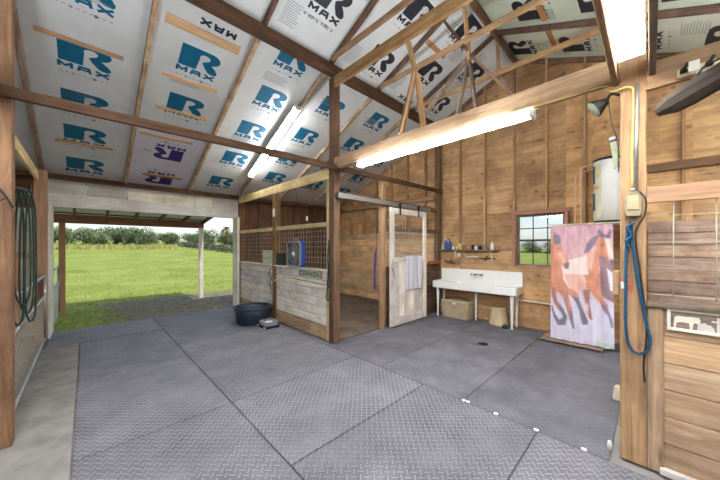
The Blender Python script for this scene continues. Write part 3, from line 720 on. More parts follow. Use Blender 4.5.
mb = MB(); mb.box(XS+.02, 6.0, DY-.025, DY-.02, 2.53, 2.62).box(XS+.02, 6.0, DY+.035, DY+.04, 2.53, 2.62).box(XS+.02, 6.0, DY-.025, DY+.04, 2.615, 2.62).box(XS+.02, 6.0, DY-.025, DY-.005, 2.53, 2.535).box(XS+.02, 6.0, DY+.02, DY+.04, 2.53, 2.535)
tag(mb.build('door_track', M['steel']), 'grey steel sliding door track running from the center post', 'track')

# towel over the door's middle rail
def sheet(name, m, fn, nu, nv, thick=.006, col=None):
    mb = MB(); vs = [fn(i/nu, j/nv) for j in range(nv+1) for i in range(nu+1)]
    mb.add(vs, [(j*(nu+1)+i, j*(nu+1)+i+1, (j+1)*(nu+1)+i+1, (j+1)*(nu+1)+i) for j in range(nv) for i in range(nu)], 0, [(i/nu, j/nv, 0) for j in range(nv+1) for i in range(nu+1)], .5, True)
    mb.col = col
    o = mb.build(name, m); s = o.modifiers.new('thick', 'SOLIDIFY'); s.thickness = thick; s.offset = 0
    return o
def towel(u, v):
    x = 4.96+u*.58 - .02*v*math.sin(u*9); a = v*1.0
    front = .73
    L = a*(front+.06+.35)
    yw = .014*math.sin(u*13+1)*min(1, max(0, (1.40-1.45+L))*4)
    if L < front: return (x, DY-.06-yw*1.2-.012*math.sin(u*21), .74+L)
    if L < front+.06:
        q = (L-front)/.06*math.pi; return (x, DY-.02-.04*math.cos(q), .74+front+.012*math.sin(q))
    return (x, DY+.02+.004*math.sin(u*13), .74+front-(L-front-.06))
tag(sheet('towel', M['towel'], towel, 40, 60), 'pale lavender towel hanging over the middle rail of the sliding door', 'towel')

# purple lead hung on the yellow door post
t = thing('lead_rope', 'purple nylon strap hanging on the tan door post inside the stall', 'strap', (4.33, 3.96, .8))
mb = MB(); mb.tube(catmull([(4.31, 3.955, 1.64), (4.28, 3.96, 1.4), (4.27, 3.96, 1.0), (4.28, 3.96, .8)]), [.01, .018, .02]+[.022]*15+[.014], 8); mb.build('strap', M['purplecloth'], t)
MB().tube([(4.32, 3.95, 1.95), (4.315, 3.955, 1.64)], .006, 6).build('cord', M['blackcord'], t)

# ---- sink
t = thing('wash_sink', 'long white enamel farmhouse sink with drainboard on tapered legs', 'sink', (6.4, 2.8, 0))
y0, y1, xb, xf = 1.86, 3.74, XW-.125, 6.14
mb = MB(); zt = .85
# basin: rim, front apron, drainboard and bowl as one surface grid
nx, ny = 18, 60; vs = []; 
for j in range(ny+1):
    for i in range(nx+1):
        u = i/nx; v = j/ny; x = xf+(xb-xf)*u; y = y0+(y1-y0)*v; z = zt
        ix = min(u-.09, .93-u)/.1; bowl = max(0, min(1, ix))*max(0, min(1, min(v-.30, .74-v)/.05))
        dr = max(0, min(1, ix))*max(0, min(1, min(v-.03, .97-v)/.03))
        z -= .02*dr + .15*bowl
        vs.append((x, y, z))
fs = [(j*(nx+1)+i, j*(nx+1)+i+1, (j+1)*(nx+1)+i+1, (j+1)*(nx+1)+i) for j in range(ny) for i in range(nx)]
mb.add(vs, fs, 0, None, .5, True)
b = mb.build('basin', M['white'], t)
MB().box(xf-.02, xf+.02, y0, y1, .69, zt+.004).box(xf+.02, xb, y0-.0, y0+.03, .69, zt+.004).box(xf+.02, xb, y1-.03, y1, .69, zt+.004).build('apron', M['white'], t, .016, seg=3)
MB().box(xb-.05, xb, y0, y1, .69, 1.145).build('backsplash', M['white'], t, .014, seg=3)
for x, y in ((xf+.07, y0+.1), (xf+.07, y1-.1), (xb-.1, y0+.1), (xb-.1, y1-.1)):
    MB().lathe((x, y, 0), [(.022, 0), (.026, .02), (.02, .05), (.022, .2), (.032, .52), (.036, .58), (.03, .61), (.04, .63), (.04, .69)], 14).build('leg', M['white'], t)
fa = MB().cyl((xb-.055, 2.94, 1.03), (xb-.055, 2.68, 1.03), .016, 10).build('faucet', M['chrome'], t)
for y in (2.92, 2.70):
    MB().cyl((xb-.05, y, 1.03), (xb-.10, y, 1.03), .022, 10).cyl((xb-.10, y-.035, 1.03), (xb-.10, y+.035, 1.03), .012, 8).cyl((xb-.10, y, 1.0), (xb-.10, y, 1.065), .012, 8).build('handle', M['chrome'], fa)
MB().tube(catmull([(xb-.055, 2.81, 1.03), (xb-.1, 2.81, 1.05), (xb-.2, 2.81, 1.04), (xb-.22, 2.81, .99)]), .013, 8).build('spout', M['chrome'], fa)
one('drain_pipe', MB().tube([(6.4, 2.78, .695), (6.4, 2.78, .1), (6.4, 2.78, .0)], .022, 10), M['whiteplastic'], 'white drain pipe dropping from the sink to the floor', 'pipe', None, 0)
one('water_pipe', MB().tube([(XW-.17, 3.0, .57), (XW-.17, 1.0, .545)], .016, 10).cyl((XW-.17, 1.5, .55), (XW-.12, 1.5, .55), .01, 8).cyl((XW-.17, 2.6, .565), (XW-.12, 2.6, .565), .01, 8), M['whiteplastic'], 'white water pipe along the wall right of the sink', 'pipe', None, 0)
# tote under the sink
t = thing('storage_tote', 'beige lidded storage box on the floor under the sink', 'box', (6.36, 3.2, 0))
def tapered(mb, cx, cy, z0, z1, a0, b0, a1, b1, mi=0):
    vs = [(cx-a0, cy-b0, z0), (cx+a0, cy-b0, z0), (cx+a0, cy+b0, z0), (cx-a0, cy+b0, z0), (cx-a1, cy-b1, z1), (cx+a1, cy-b1, z1), (cx+a1, cy+b1, z1), (cx-a1, cy+b1, z1)]
    return mb.add(vs, [(0, 1, 2, 3), (7, 6, 5, 4), (0, 4, 5, 1), (1, 5, 6, 2), (2, 6, 7, 3), (3, 7, 4, 0)], mi)
tapered(MB(), 6.37, 3.2, 0, .36, .17, .31, .19, .34).build('tub', M['beige'], t, .015, seg=2)
tapered(MB(), 6.37, 3.2, .36, .42, .2, .35, .19, .33).build('lid', M['beige'], t, .015, seg=2)
MB().box(6.165, 6.185, 3.16, 3.24, .33, .38).build('latch', M['whiteplastic'], t, .004)
MB().tube(catmull([(6.3, 3.5, .425), (6.33, 3.35, .46), (6.4, 3.2, .465), (6.4, 3.0, .45), (6.35, 2.92, .425)]), .012, 6).build('handle', M['blackcord'], t)
mb = MB(); mb.lathe((6.38, 2.28, 0), [(.19, 0), (.195, .02), (.185, .03), (.15, .36), (.145, .38)], 28)
b = tag(mb.build('bucket', M['tan']), 'tan bucket turned upside down under the right end of the sink', 'bucket')
MB().tube([(6.38+.205*math.cos(a), 2.28+.205*math.sin(a), .03) for a in [math.pi*(.55+k*.09) for k in range(11)]], .005, 6).build('handle', M['steel'], b)
one('rubber_lump', MB().lathe((6.22, 2.09, 0), [(.06, 0), (.065, .03), (.05, .06), (.02, .075)], 14), M['green'], 'small dark green lump on the floor beside the tan bucket', 'object', None, 0)

# ---- shelf and what stands on it
t = thing('wall_shelf', 'narrow wooden shelf on the wall above the sink', 'shelf', (XW-.16, 3.1, 1.6))
MB().box(XW-.24, XW-.09, 2.34, 3.8, 1.585, 1.61).build('shelf_board', M['grey'], t, .003)
for y in (3.35, 2.5): MB().prism([(0, 0), (.13, 0), (.03, -.2), (0, -.22)], (XW-.12, y-.012, 1.585), -EX, EZ, EY, .024).build('bracket', M['bone'], t, .002)
def bottle(y, h, r, mats, label, kind='bottle', neck=.35, x=XW-.165):
    o = thing(kind, label, kind.replace('_', ' '), (x, y, 1.61), 'bottles and jars on the shelf')
    if kind == 'jar' or kind == 'can':
        MB().lathe((x, y, 1.61), [(r*.96, 0), (r, .01), (r, h*.78), (r*.95, h*.8)], 16).build('body', M[mats[0]], o)
        MB().lathe((x, y, 1.61), [(r*1.02, h*.8), (r*1.02, h*.98), (r*.95, h)], 16).build('lid', M[mats[1]], o)
    else:
        MB().lathe((x, y, 1.61), [(r*.95, 0), (r, .012), (r, h*.6), (r*.75, h*.72), (r*neck, h*.8), (r*neck, h*.86)], 16).build('body', M[mats[0]], o)
        MB().lathe((x, y, 1.61), [(r*neck*1.25, h*.86), (r*neck*1.25, h*.98), (r*neck, h)], 12).build('cap', M[mats[1]], o)
        if kind == 'spray_bottle':
            MB().beam((x+.01, y, 1.61+h*.98), (x-.07, y, 1.61+h*1.0), .025, .03).build('spray_head', M[mats[1]], o, .003)
    return o
bottle(3.72, .17, .026, ('signgreen', 'whiteplastic'), 'small green bottle at the left end of the shelf')
bottle(3.615, .27, .036, ('fanblue', 'whiteplastic'), 'tall blue spray bottle nearest the left end of the shelf', 'spray_bottle')
bottle(3.525, .27, .036, ('fanblue', 'cleatorange'), 'tall blue spray bottle with an orange top on the shelf', 'spray_bottle')
bottle(3.42, .13, .028, ('whiteplastic', 'green'), 'short white bottle beside the blue bottles')
bottle(3.335, .11, .026, ('yellowstick', 'black'), 'little yellow bottle with a black cap on the shelf')
bottle(3.25, .15, .044, ('yellowcable', 'yellowstick'), 'fat yellow jar near the middle of the shelf', 'jar')
bottle(3.14, .10, .034, ('leather', 'darkmetal'), 'short brown jar right of the yellow jar', 'jar')
bottle(2.93, .12, .032, ('darkmetal', 'darkmetal'), 'dark can left of the white and black jar', 'can')
bottle(2.85, .12, .036, ('whiteplastic', 'black'), 'white jar with a black lid on the shelf', 'jar')
bottle(2.77, .12, .034, ('darkmetal', 'steel'), 'dark can right of the white and black jar', 'can')
bottle(2.65, .18, .03, ('tubgrey', 'whiteplastic'), 'grey bottle near the right end of the shelf')
bottle(2.48, .19, .038, ('whiteplastic', 'signgreen'), 'white bottle with pale green cap, rightmost on the shelf')
# things hanging below the shelf
XL = XW-.125
t = thing('cap_hat', 'brown cap hanging below the left of the shelf', 'cap', (XL-.05, 3.5, 1.3))
mb = MB(); mb.lathe((XL-.1, 3.53, 1.32), [(.095, 0), (.097, .04), (.084, .09), (.05, .13), (.01, .14)], 16); mb.build('crown', M['leather'], t)
mb = MB(); mb.prism([(.0, -.06), (.07, -.05), (.10, 0), (.07, .05), (0, .06)], (XL-.1, 3.45, 1.315), -EY, EX, EZ, .012); mb.build('peak', M['leather'], t)
t = thing('work_glove', 'tan work glove hanging beside the brown cap', 'glove', (XL-.03, 3.28, 1.3))
MB().box(XL-.04, XL-.008, 3.24, 3.33, 1.30, 1.42).build('palm', M['leather'], t, .012, seg=2)
for k, (dy, L) in enumerate(((.0, .07), (.024, .085), (.048, .08), (.072, .06))): MB().tube([(XL-.024, 3.252+dy, 1.31), (XL-.03, 3.252+dy, 1.31-L)], [.012, .009], 8).build('finger', M['leather'], t)
MB().tube([(XL-.024, 3.33, 1.38), (XL-.03, 3.37, 1.33)], [.013, .01], 8).build('thumb', M['leather'], t)
MB().box(XL-.042, XL-.006, 3.245, 3.325, 1.42, 1.52).build('cuff', M['bone'], t, .01)
t = thing('wall_hook', 'pale forked wooden hook on the wall below the shelf', 'hook', (XL-.03, 2.95, 1.42))
MB().tube(catmull([(XL-.03, 3.12, 1.49), (XL-.035, 3.06, 1.43), (XL-.03, 2.95, 1.45), (XL-.02, 2.8, 1.44)]), [.012]*6+[.018]*6+[.022]*7, 8).tube([(XL-.03, 3.07, 1.44), (XL-.035, 3.1, 1.39)], [.014, .01], 8).build('hook_body', M['bone'], t)
t = thing('wall_tap', 'dark hose tap on the wall below the right end of the shelf', 'tap', (XL-.05, 2.6, 1.4))
MB().cyl((XL, 2.6, 1.41), (XL-.09, 2.6, 1.41), .014, 10).tube([(XL-.08, 2.6, 1.41), (XL-.12, 2.6, 1.37)], .014, 8).cyl((XL-.02, 2.75, 1.41), (XL-.02, 2.42, 1.41), .01, 8).build('body', M['darkmetal'], t)
MB().lathe((XL-.06, 2.6, 1.425), [(.006, 0), (.006, .03), (.035, .032), (.035, .042), (.01, .045)], 12).build('handle', M['green'], t)

# ---- curtain with running horses
def rgb(r, g, b): return lin(r, g, b)[:3]
def inpoly(x, y, P):
    c = False; j = len(P)-1
    for i in range(len(P)):
        if (P[i][1] > y) != (P[j][1] > y) and x < (P[j][0]-P[i][0])*(y-P[i][1])/(P[j][1]-P[i][1])+P[i][0]: c = not c
        j = i
    return c
A = lambda pts: [(540+x/6.4, 215+y/6.4) for x, y in pts]      # artwork drawn in its own flat units
B = lambda pts: [(540+x/6.0, 280+y/6.0) for x, y in pts]
def art(pts):
    out = []
    for x, y in pts:
        s = (x-551.5)/(609.5+(y-222)*.045-551.5); t0 = 227-(x-551)*.085; t1 = 341.5+(x-551)*.12
        out.append((s, (y-t0)/(t1-t0)))
    return out
OR, BR, WH, PU, PK, NV = rgb(196, 116, 72), rgb(150, 84, 62), rgb(236, 214, 206), rgb(92, 72, 108), rgb(222, 170, 152), rgb(74, 72, 104)
LAY = [(art(p), c) for p, c in [
    (A([(372, 250), (430, 240), (470, 330), (470, 480), (380, 480), (360, 380)]), rgb(128, 84, 96)),
    (B([(345, 0), (432, 0), (440, 130), (400, 110), (365, 85)]), rgb(118, 80, 92)),
    (A([(60, 150), (95, 130), (100, 480), (60, 480)]), OR),
    (A([(70, 190), (110, 190), (150, 300), (190, 480), (70, 480)]), OR),
    (B([(66, -20), (200, -20), (190, 60), (130, 90), (70, 90)]), OR),
    (B([(72, 60), (104, 60), (112, 130), (150, 190), (178, 235), (165, 260), (140, 215), (96, 160), (74, 110)]), BR),
    (B([(125, 178), (152, 185), (178, 235), (164, 290), (118, 288), (90, 240), (74, 200), (76, 160), (100, 220), (130, 256), (148, 240)]), NV),
    (B([(112, 70), (180, 70), (192, 130), (206, 200), (224, 312), (208, 304), (182, 212), (160, 150), (140, 110)]), rgb(168, 104, 78)),
    (B([(190, 190), (206, 200), (224, 312), (208, 304)]), rgb(112, 84, 104)),
    (B([(120, -30), (205, -20), (250, 118), (220, 130), (180, 90), (130, 50)]), OR),
    (B([(205, 108), (246, 112), (278, 200), (302, 252), (300, 276), (270, 278), (260, 245), (250, 190), (226, 140)]), NV),
    (B([(255, 20), (312, 30), (308, 150), (330, 242), (312, 242), (286, 195), (280, 130)]), BR),
    (B([(284, 138), (300, 150), (304, 222), (286, 190)]), rgb(214, 176, 168)),
    (A([(140, 310), (200, 290), (290, 262), (340, 280), (380, 330), (370, 440), (300, 480), (200, 480), (160, 420)]), WH),
    (B([(150, -30), (300, -30), (290, 50), (235, 82), (190, 55)]), PK),
    (A([(185, 400), (300, 410), (320, 480), (200, 480)]), PK),
    (B([(270, -30), (360, -30), (372, 80), (412, 160), (385, 160), (340, 110), (310, 60)]), OR),
    (B([(366, 128), (402, 150), (430, 225), (442, 288), (430, 284), (408, 212), (376, 165)]), rgb(108, 84, 118)),
    (A([(330, 200), (372, 235), (378, 300), (372, 420), (330, 480), (300, 470), (318, 380), (300, 270)]), OR),
    (A([(300, 262), (340, 200), (352, 240), (330, 360), (305, 330)]), PK),
    (A([(368, 118), (330, 140), (302, 180), (282, 250), (310, 235), (345, 190), (372, 150)]), PU),
    (A([(362, 140), (400, 128), (432, 140), (440, 200), (462, 280), (458, 312), (436, 312), (416, 262), (384, 252), (362, 230), (352, 180)]), OR),
    (A([(404, 140), (432, 142), (440, 200), (462, 282), (456, 312), (440, 306), (424, 250), (416, 200)]), WH),
    (A([(436, 268), (462, 282), (458, 314), (436, 312)]), NV),
    (A([(366, 122), (360, 88), (372, 78), (388, 100), (402, 124)]), PU), (A([(412, 118), (430, 74), (440, 92), (434, 126)]), PU),
    (A([(362, 130), (400, 112), (436, 122), (430, 140), (400, 134)]), PU),
    (A([(384, 178), (398, 176), (400, 192), (388, 194)]), NV),
    (A([(92, 196), (140, 188), (158, 240), (200, 312), (192, 352), (164, 346), (132, 318), (104, 282)]), rgb(204, 128, 84)),
    (A([(120, 250), (150, 240), (180, 300), (160, 320)]), PK),
    (A([(164, 312), (200, 310), (194, 352), (168, 350)]), NV),
    (A([(90, 140), (98, 96), (108, 130), (128, 124), (140, 150), (140, 188), (94, 196)]), PU),
    (A([(112, 218), (124, 214), (126, 228), (114, 230)]), NV),
    (A([(420, 330), (452, 360), (466, 420), (466, 480), (446, 480)]), rgb(226, 220, 236)),
    (A([(150, 130), (165, 136), (178, 118), (168, 134)]), PU), (A([(218, 122), (228, 128), (240, 112), (230, 126)]), PU),
    (B([(345, 372), (452, 385), (452, 415), (352, 408)]), rgb(176, 204, 186)),
]]
BB = [(min(p[0] for p in P), max(p[0] for p in P), min(p[1] for p in P), max(p[1] for p in P)) for P, c in LAY]
CY0, CY1, CZ0, CZ1, CXX = .41, 1.245, .06, 2.05, 5.98
nu, nv = 120, 260; colr = []
for j in range(nv+1):
    for i in range(nu+1):
        s, tt = i/nu, j/nv
        k = max(0, min(1, (tt-.38)/.4)); k = k*k*(3-2*k)
        a, b = rgb(196, 150, 158), rgb(214, 212, 232)
        if tt < .38: q = tt/.38; a = tuple(x*(1-q)+y*q for x, y in zip(rgb(184, 138, 154), rgb(214, 170, 166)))
        c = tuple(x*(1-k)+y*k for x, y in zip(a, b))
        for (P, cc), bb in zip(LAY, BB):
            if bb[0] <= s <= bb[1] and bb[2] <= tt <= bb[3] and inpoly(s, tt, P): c = cc
        colr.append((*[min(1, x*.88+.12) for x in c], 1))
def soften(g, r=1):
    out = []
    for j in range(nv+1):
        for i in range(nu+1):
            a = [g[min(nv, max(0, j+dj))*(nu+1)+min(nu, max(0, i+di))] for dj in range(-r, r+1) for di in range(-r, r+1)]
            out.append(tuple(sum(q[k] for q in a)/len(a) for k in range(4)))
    return out
colr = soften(colr)
def curtain_pt(u, v):
    y = CY1-(CY1-CY0)*u - .02*v*(u-.2); z = CZ1-(CZ1-CZ0)*v
    amp = .010+.012*v
    return (CXX + amp*math.sin(u*34+.6*math.sin(v*3)) + .006*math.sin(u*71), y, z)
cur = sheet('shower_curtain', M['curtain'], curtain_pt, nu, nv, .002, colr)
tag(cur, 'fabric curtain printed with two running brown horses', 'curtain')
t = thing('curtain_rod', 'thin pale rod the horse curtain hangs from', 'rod', (CXX, .8, CZ1+.02))
MB().cyl((CXX, .2, CZ1+.02), (CXX, 1.30, CZ1+.02), .012, 10).build('tube', M['bone'], t)
for y in (.26, .62): MB().box(CXX-.005, 6.06, y-.012, y+.012, 2.058, 2.064).build('bracket', M['steel'], t)
for k in range(8):
    y = CY0+.04+k*(CY1-CY0-.08)/7
    MB().tube([(CXX+.019*math.cos(q), y, CZ1+.017+.019*math.sin(q)) for q in [k2*math.pi/6 for k2 in range(13)]], .0025, 5).build('ring', M['steel'], t)
t = thing('wooden_pallet', 'low wooden platform on the floor under the horse curtain', 'pallet', (6.25, .95, 0))
mb = MB()
for k in range(5): mb.box(5.86+k*.14, 5.86+k*.14+.13, .53, 1.40, .028, .045, long=1)
mb.build('deck', M['brownplank'], t, .002)
for y in (.56, .95, 1.33): MB().box(5.88, 6.54, y, y+.05, 0, .028).build('runner', M['darkplank'], t)
# frame that carries heater and rod
t = thing('heater_stand', 'wooden stand behind the curtain carrying the water heater', 'stand', (6.35, .6, 0))
MB().box(6.04, XW-.13, .19, .92, 2.02, 2.06).build('platform', M['stud'], t, .003)
for x, y in ((6.56, .86), (6.56, .20), (6.09, .20), (6.16, .86)): MB().box(x-.035, x+.035, y-.035 if y > .3 else y, y+.035 if y > .3 else y+.07, 0.046 if y > .5 else 0, 2.02).build('leg', M['stud'], t, .003)

# ---- water heater
HX, HY, HR = 6.36, .50, .195
t = thing('water_heater', 'white cylindrical water heater with teal and cream labels', 'water heater', (HX, HY, 2.06))
MB().lathe((HX, HY, 2.06), [(HR*.97, 0), (HR*.97, .07)], 40).build('base_ring', M['darkmetal'], t)
MB().lathe((HX, HY, 2.06), [(HR, .07), (HR, 1.06), (HR*.98, 1.08)], 40).build('tank', M['white'], t)
MB().lathe((HX, HY, 2.06), [(HR*1.01, 1.08), (HR*1.01, 1.11), (HR*.8, 1.13), (.03, 1.135)], 40).build('top_cap', M['darkmetal'], t)
def label_patch(a0, a1, z0, z1, m, nm, r=HR+.002):
    mb = MB(); n = 10; vs = []
    for k in range(n+1):
        a = math.radians(a0+(a1-a0)*k/n)
        for z in (z0, z1): vs.append((HX+r*math.cos(a), HY+r*math.sin(a), 2.06+z))
    mb.add(vs, [(2*k, 2*k+2, 2*k+3, 2*k+1) for k in range(n)], 0, None, .5, True)
    return mb.build(nm, M[m], t)
label_patch(100, 158, .12, 1.02, 'cream', 'energy_label')
label_patch(100, 128, .70, 1.0, 'tealstick', 'teal_panel', HR+.004)
label_patch(100, 128, .24, .54, 'tealstick', 'teal_panel', HR+.004)
label_patch(132, 152, .80, .98, 'yellowstick', 'yellow_panel', HR+.004)
label_patch(108, 150, .60, .66, 'copper', 'stripe_panel', HR+.004)
mb = MB(); mb.tube([(HX-.05, HY+.05, 3.19), (HX-.05, HY+.05, 3.215), (HX-.05, .66, 3.12), (HX-.05, .84, 3.09), (HX-.05, .86, 3.07), (HX-.05, .86, .6)], .014, 10)
one('copper_pipe', mb, M['copper'], 'thick copper pipe from the heater top down behind the curtain', 'pipe', None, 0)
mb = MB(); mb.tube([(HX+.06, HY+.05, 3.19), (HX+.06, HY+.05, 3.21), (HX+.06, .72, 3.05), (HX+.06, .94, 3.02), (HX+.06, .96, 3.0), (HX+.06, .96, .6)], .010, 10)
one('copper_pipe', mb, M['copper'], 'thin brown pipe just left of the thick copper pipe', 'pipe', None, 0)

# ---- on the big right post
FX = XS
t = thing('junction_box', 'grey-tan metal junction box on the big right post', 'electrical box', (FX-.03, .093, 1.93))
mb = MB(); mb.prism([(-.048, .03), (-.036, .0), (.036, .0), (.048, .03), (.048, .14), (.03, .19), (-.03, .19), (-.048, .14)], (FX, .093, 1.93), EY, EZ, -EX, .05); mb.build('cover', M['boxgrey'], t, .006)
MB().box(FX-.06, FX-.05, .06, .125, 1.98, 2.09).build('plate', M['tan'], t, .003)
MB().lathe((FX-.03, .093, 2.12), [(.014, 0), (.014, .03)], 10).build('conduit_fitting', M['steel'], t)
one('conduit', MB().cyl((FX-.02, .078, 2.13), (FX-.02, .07, 2.96), .011, 8), M['steel'], 'grey conduit running down the big post to the junction box', 'conduit', None, 0)
pts = [(FX-.006, 1.0, 3.036), (FX-.008, .55, 3.025), (FX-.01, .27, 3.02), (FX-.03, .24, 2.965), (FX-.04, .2, 2.94), (FX-.04, .14, 2.95), (FX-.035, .10, 2.93), (FX-.025, .092, 2.86), (FX-.02, .097, 2.5), (FX-.02, .098, 2.15)]
one('yellow_cable', MB().tube(catmull(pts, 5), .006, 7), M['yellowcable'], 'yellow cable looping from the header down the big post', 'cable', None, 0)
pts = [(FX-.03, .06, 2.12), (FX-.05, .03, 2.07), (FX-.05, .022, 2.0), (FX-.04, .035, 1.92), (FX-.03, .06, 1.87), (FX-.03, .08, 1.78), (FX-.03, .06, 1.55), (FX-.025, .03, 1.25), (FX-.025, .02, 1.02), (FX-.02, .035, .8), (FX-.02, .03, .66)]
one('black_cord', MB().tube(catmull(pts, 5), .006, 7), M['blackcord'], 'black cord hanging from the junction box down past the blue rope', 'cord', None, 0)
t = thing('lead_rope', 'bright blue rope looped over a hook on the big right post', 'rope', (FX-.03, .09, .87))
MB().cyl((FX+.001, .108, 1.88), (FX-.06, .108, 1.885), .006, 8).build('hook', M['darkmetal'], t)
lp = [(FX-.035, .112, 1.88), (FX-.03, .13, 1.72), (FX-.03, .135, 1.4), (FX-.03, .135, 1.08), (FX-.03, .115, .92), (FX-.03, .07, .872), (FX-.03, .02, .90), (FX-.03, .0, .98), (FX-.03, .015, 1.08), (FX-.03, .055, 1.35), (FX-.03, .095, 1.70), (FX-.04, .104, 1.88)]
MB().tube(catmull(lp, 7), .0095, 9).build('loop', M['blue'], t)
MB().tube(catmull([(FX-.05, .09, 1.88), (FX-.055, .125, 1.84), (FX-.05, .10, 1.78), (FX-.055, .13, 1.74), (FX-.045, .115, 1.69)], 6), .011, 8).build('knot', M['blue'], t)
t = thing('floodlight', 'dark bell-shaped floodlight on the side of the big post below the header', 'floodlight', (FX+.02, .21, 2.85))
d = Vector((-.25, .78, -.55)).normalized(); o = Vector((FX+.0, .25, 2.90))
MB().tube([o, o+d*.03, o+d*.09, o+d*.10], [.028, .04, .072, .074], 16).build('shade', M['darkmetal'], t)
MB().tube([o+d*.101, o+d*.103], [.066, .066], 16).build('lens', M['signgreen'], t)
MB().tube(catmull([(FX+.04, .172, 2.93), (FX+.02, .22, 2.95), (FX+.0, .248, 2.91)]), .012, 8).build('arm', M['darkmetal'], t)
MB().tube(catmull([(FX+.01, .24, 2.88), (FX+.03, .22, 2.7), (FX+.03, .185, 2.55), (FX+.03, .18, 2.3)]), .004, 6).build('cord', M['blackcord'], t)
t = thing('metal_channel', 'pale green metal channel hanging beside the big post near the heater', 'channel', (FX+.06, .22, 2.2))
pA, pB = Vector((FX+.07, .218, 2.59)), Vector((FX+.05, .19, 2.34)); X = (pB-pA).normalized(); S_ = X.cross(EX).normalized(); Q = X.cross(S_)
MB().frame((pA+pB)/2, X, S_, Q, (pB-pA).length, .035, .006).frame((pA+pB)/2+S_*.0165-Q*.012, X, S_, Q, (pB-pA).length, .004, .03).frame((pA+pB)/2-S_*.0165-Q*.012, X, S_, Q, (pB-pA).length, .004, .03).build('strip', M['olive'], t)
MB().frame(pA, X, S_, Q, .03, .05, .045).build('end_cap', M['tubgrey'], t, .004)
one('wood_block', MB().box(FX+.02, FX+.07, .171, .215, 1.30, 1.50), M['stud'], 'small tan wood block nailed to the far side of the big post', 'block')
mb = MB(); mb.prism([(0, 0), (.06, .02), (.075, .1), (.03, .13), (-.01, .09)], (FX-.002, .10, 1.33), EY, EZ, -EX, .003); one('red_tag', mb, M['red'], 'faded red tag on the big post behind the blue rope', 'tag', None, 0)
mb = MB(); mb.prism([(0, 0), (.018, .0), (.022, .05), (.008, .06), (0, .04)], (FX-.004, .145, 1.36), EY, EZ, -EX, .003); one('white_tag', mb, M['whiteplastic'], 'torn white label over the red tag on the big post', 'tag', None, 0)
one('feed_sack', tapered(MB(), 4.2, .245, 0, .17, .05, .05, .03, .03), M['bone'], 'pale crumpled sack standing behind the foot of the big post', 'sack', None, .02)
one('floor_plug', MB().lathe((3.13, .235, 0), [(.016, 0), (.017, .05), (.013, .075), (.006, .08)], 12), M['whiteplastic'], 'small white plug on the floor at the foot of the big post', 'plug', None, 0)

# ---- right edge: hook rack, hanging log, sign
t = thing('hook_rack', 'cream hook rack board with dark hooks on the right header beam', 'hook rack', (FX-.02, -.4, 2.9))
MB().box(FX-.03, FX-.011, -.95, -.135, 2.905, 2.965).build('board', M['cream'], t, .003)
for k in range(7):
    y = -.165-k*.115
    MB().tube(catmull([(FX-.03, y, 2.945), (FX-.065, y, 2.94), (FX-.075, y-.01, 2.96), (FX-.07, y-.015, 2.975)], 4), .010, 8).lathe((FX-.045, y, 2.925), [(.018, 0), (.02, .02), (.012, .035)], 10).build('hook', M['darkmetal'], t)
MB().box(FX-.085, FX-.08, -.235, -.185, 2.905, 2.975).build('tag', M['whiteplastic'], t)
t = thing('hanging_log', 'old weathered hewn log hanging on a chain at upper right', 'log', (2.9, -.3, 2.7))
p0, p1 = Vector((2.95, -.03, 2.66)), Vector((2.74, -.75, 2.96))
P = [p0+(p1-p0)*k/10 for k in range(11)]
MB().tube(P, [.03, .07, .08, .078, .076, .08, .082, .078, .08, .076, .06], 9).build('log', M['logwood'], t, smooth=False)
mb = MB(); q = p0+(p1-p0)*.42
for k in range(7): mb.tube([(q.x-.075+.008*math.cos(a)*(k % 2), q.y+.008*math.cos(a)*((k+1) % 2), q.z+.12-.035*k+.02*math.sin(a)) for a in [j*math.pi/4 for j in range(9)]], .0035, 5)
mb.build('chain', M['steel'], t)
MB().tube(catmull([(p0+(p1-p0)*.25)+Vector((-.03, 0, .07)), (p0+(p1-p0)*.3)+Vector((-.05, 0, .10)), (p0+(p1-p0)*.42)+Vector((-.03, 0, .09)), (q.x, q.y-.02, 2.9), (FX-.02, -.36, 2.9)], 5), .007, 7).build('strap', M['black'], t)
# white metal sign with cut-out animals and a cross
t = thing('animal_sign', 'white framed cut-out sign with cow, calf and cross on the near stall', 'sign', (FX-.01, -.35, 1.09))
sy0, sy1, sz0, sz1 = -.62, -.086, 1.085, 1.243; sx = FX-.012
MB().box(sx, sx+.012, sy0, sy0+.02, sz0, sz1).box(sx, sx+.012, sy1-.018, sy1, sz0, sz1).box(sx, sx+.012, sy0+.02, sy1-.018, sz1-.018, sz1).box(sx, sx+.012, sy0+.02, sy1-.018, sz0, sz0+.022).build('frame', M['whitepaint'], t, .002)
MB().box(FX, FX+.018, sy0, sy1, sz0, sz1).build('backing', M['grey'], t)
cow = [(0, 0), (.010, 0), (.016, .038), (.04, .046), (.074, .042), (.078, 0), (.089, 0), (.094, .04), (.104, .05), (.112, .042), (.124, .048), (.127, .07), (.118, .088), (.105, .085), (.095, .088), (.06, .084), (.02, .086), (.004, .074), (.002, .04)]
MB().prism([(a, b*1.05) for a, b in cow], (sx+.004, sy1-.032, sz0+.02), -EY, EZ, EX, .004).build('cow', M['whitepaint'], t)
calf = [(0, 0), (.08, 0), (.075, .03), (.06, .05), (.05, .045), (.04, .06), (.02, .055), (.005, .04)]
MB().prism(calf, (sx+.004, sy1-.142, sz0+.02), -EY, EZ, EX, .004).build('calf', M['whitepaint'], t)
mb = MB(); mb.prism([(0, 0), (.012, 0), (.012, .07), (.035, .07), (.035, .08), (.012, .08), (.012, .105), (0, .105), (0, .08), (-.023, .08), (-.023, .07), (0, .07)], (sx+.004, sy1-.23, sz0+.02), -EY, EZ, EX, .004); mb.build('cross', M['whitepaint'], t)
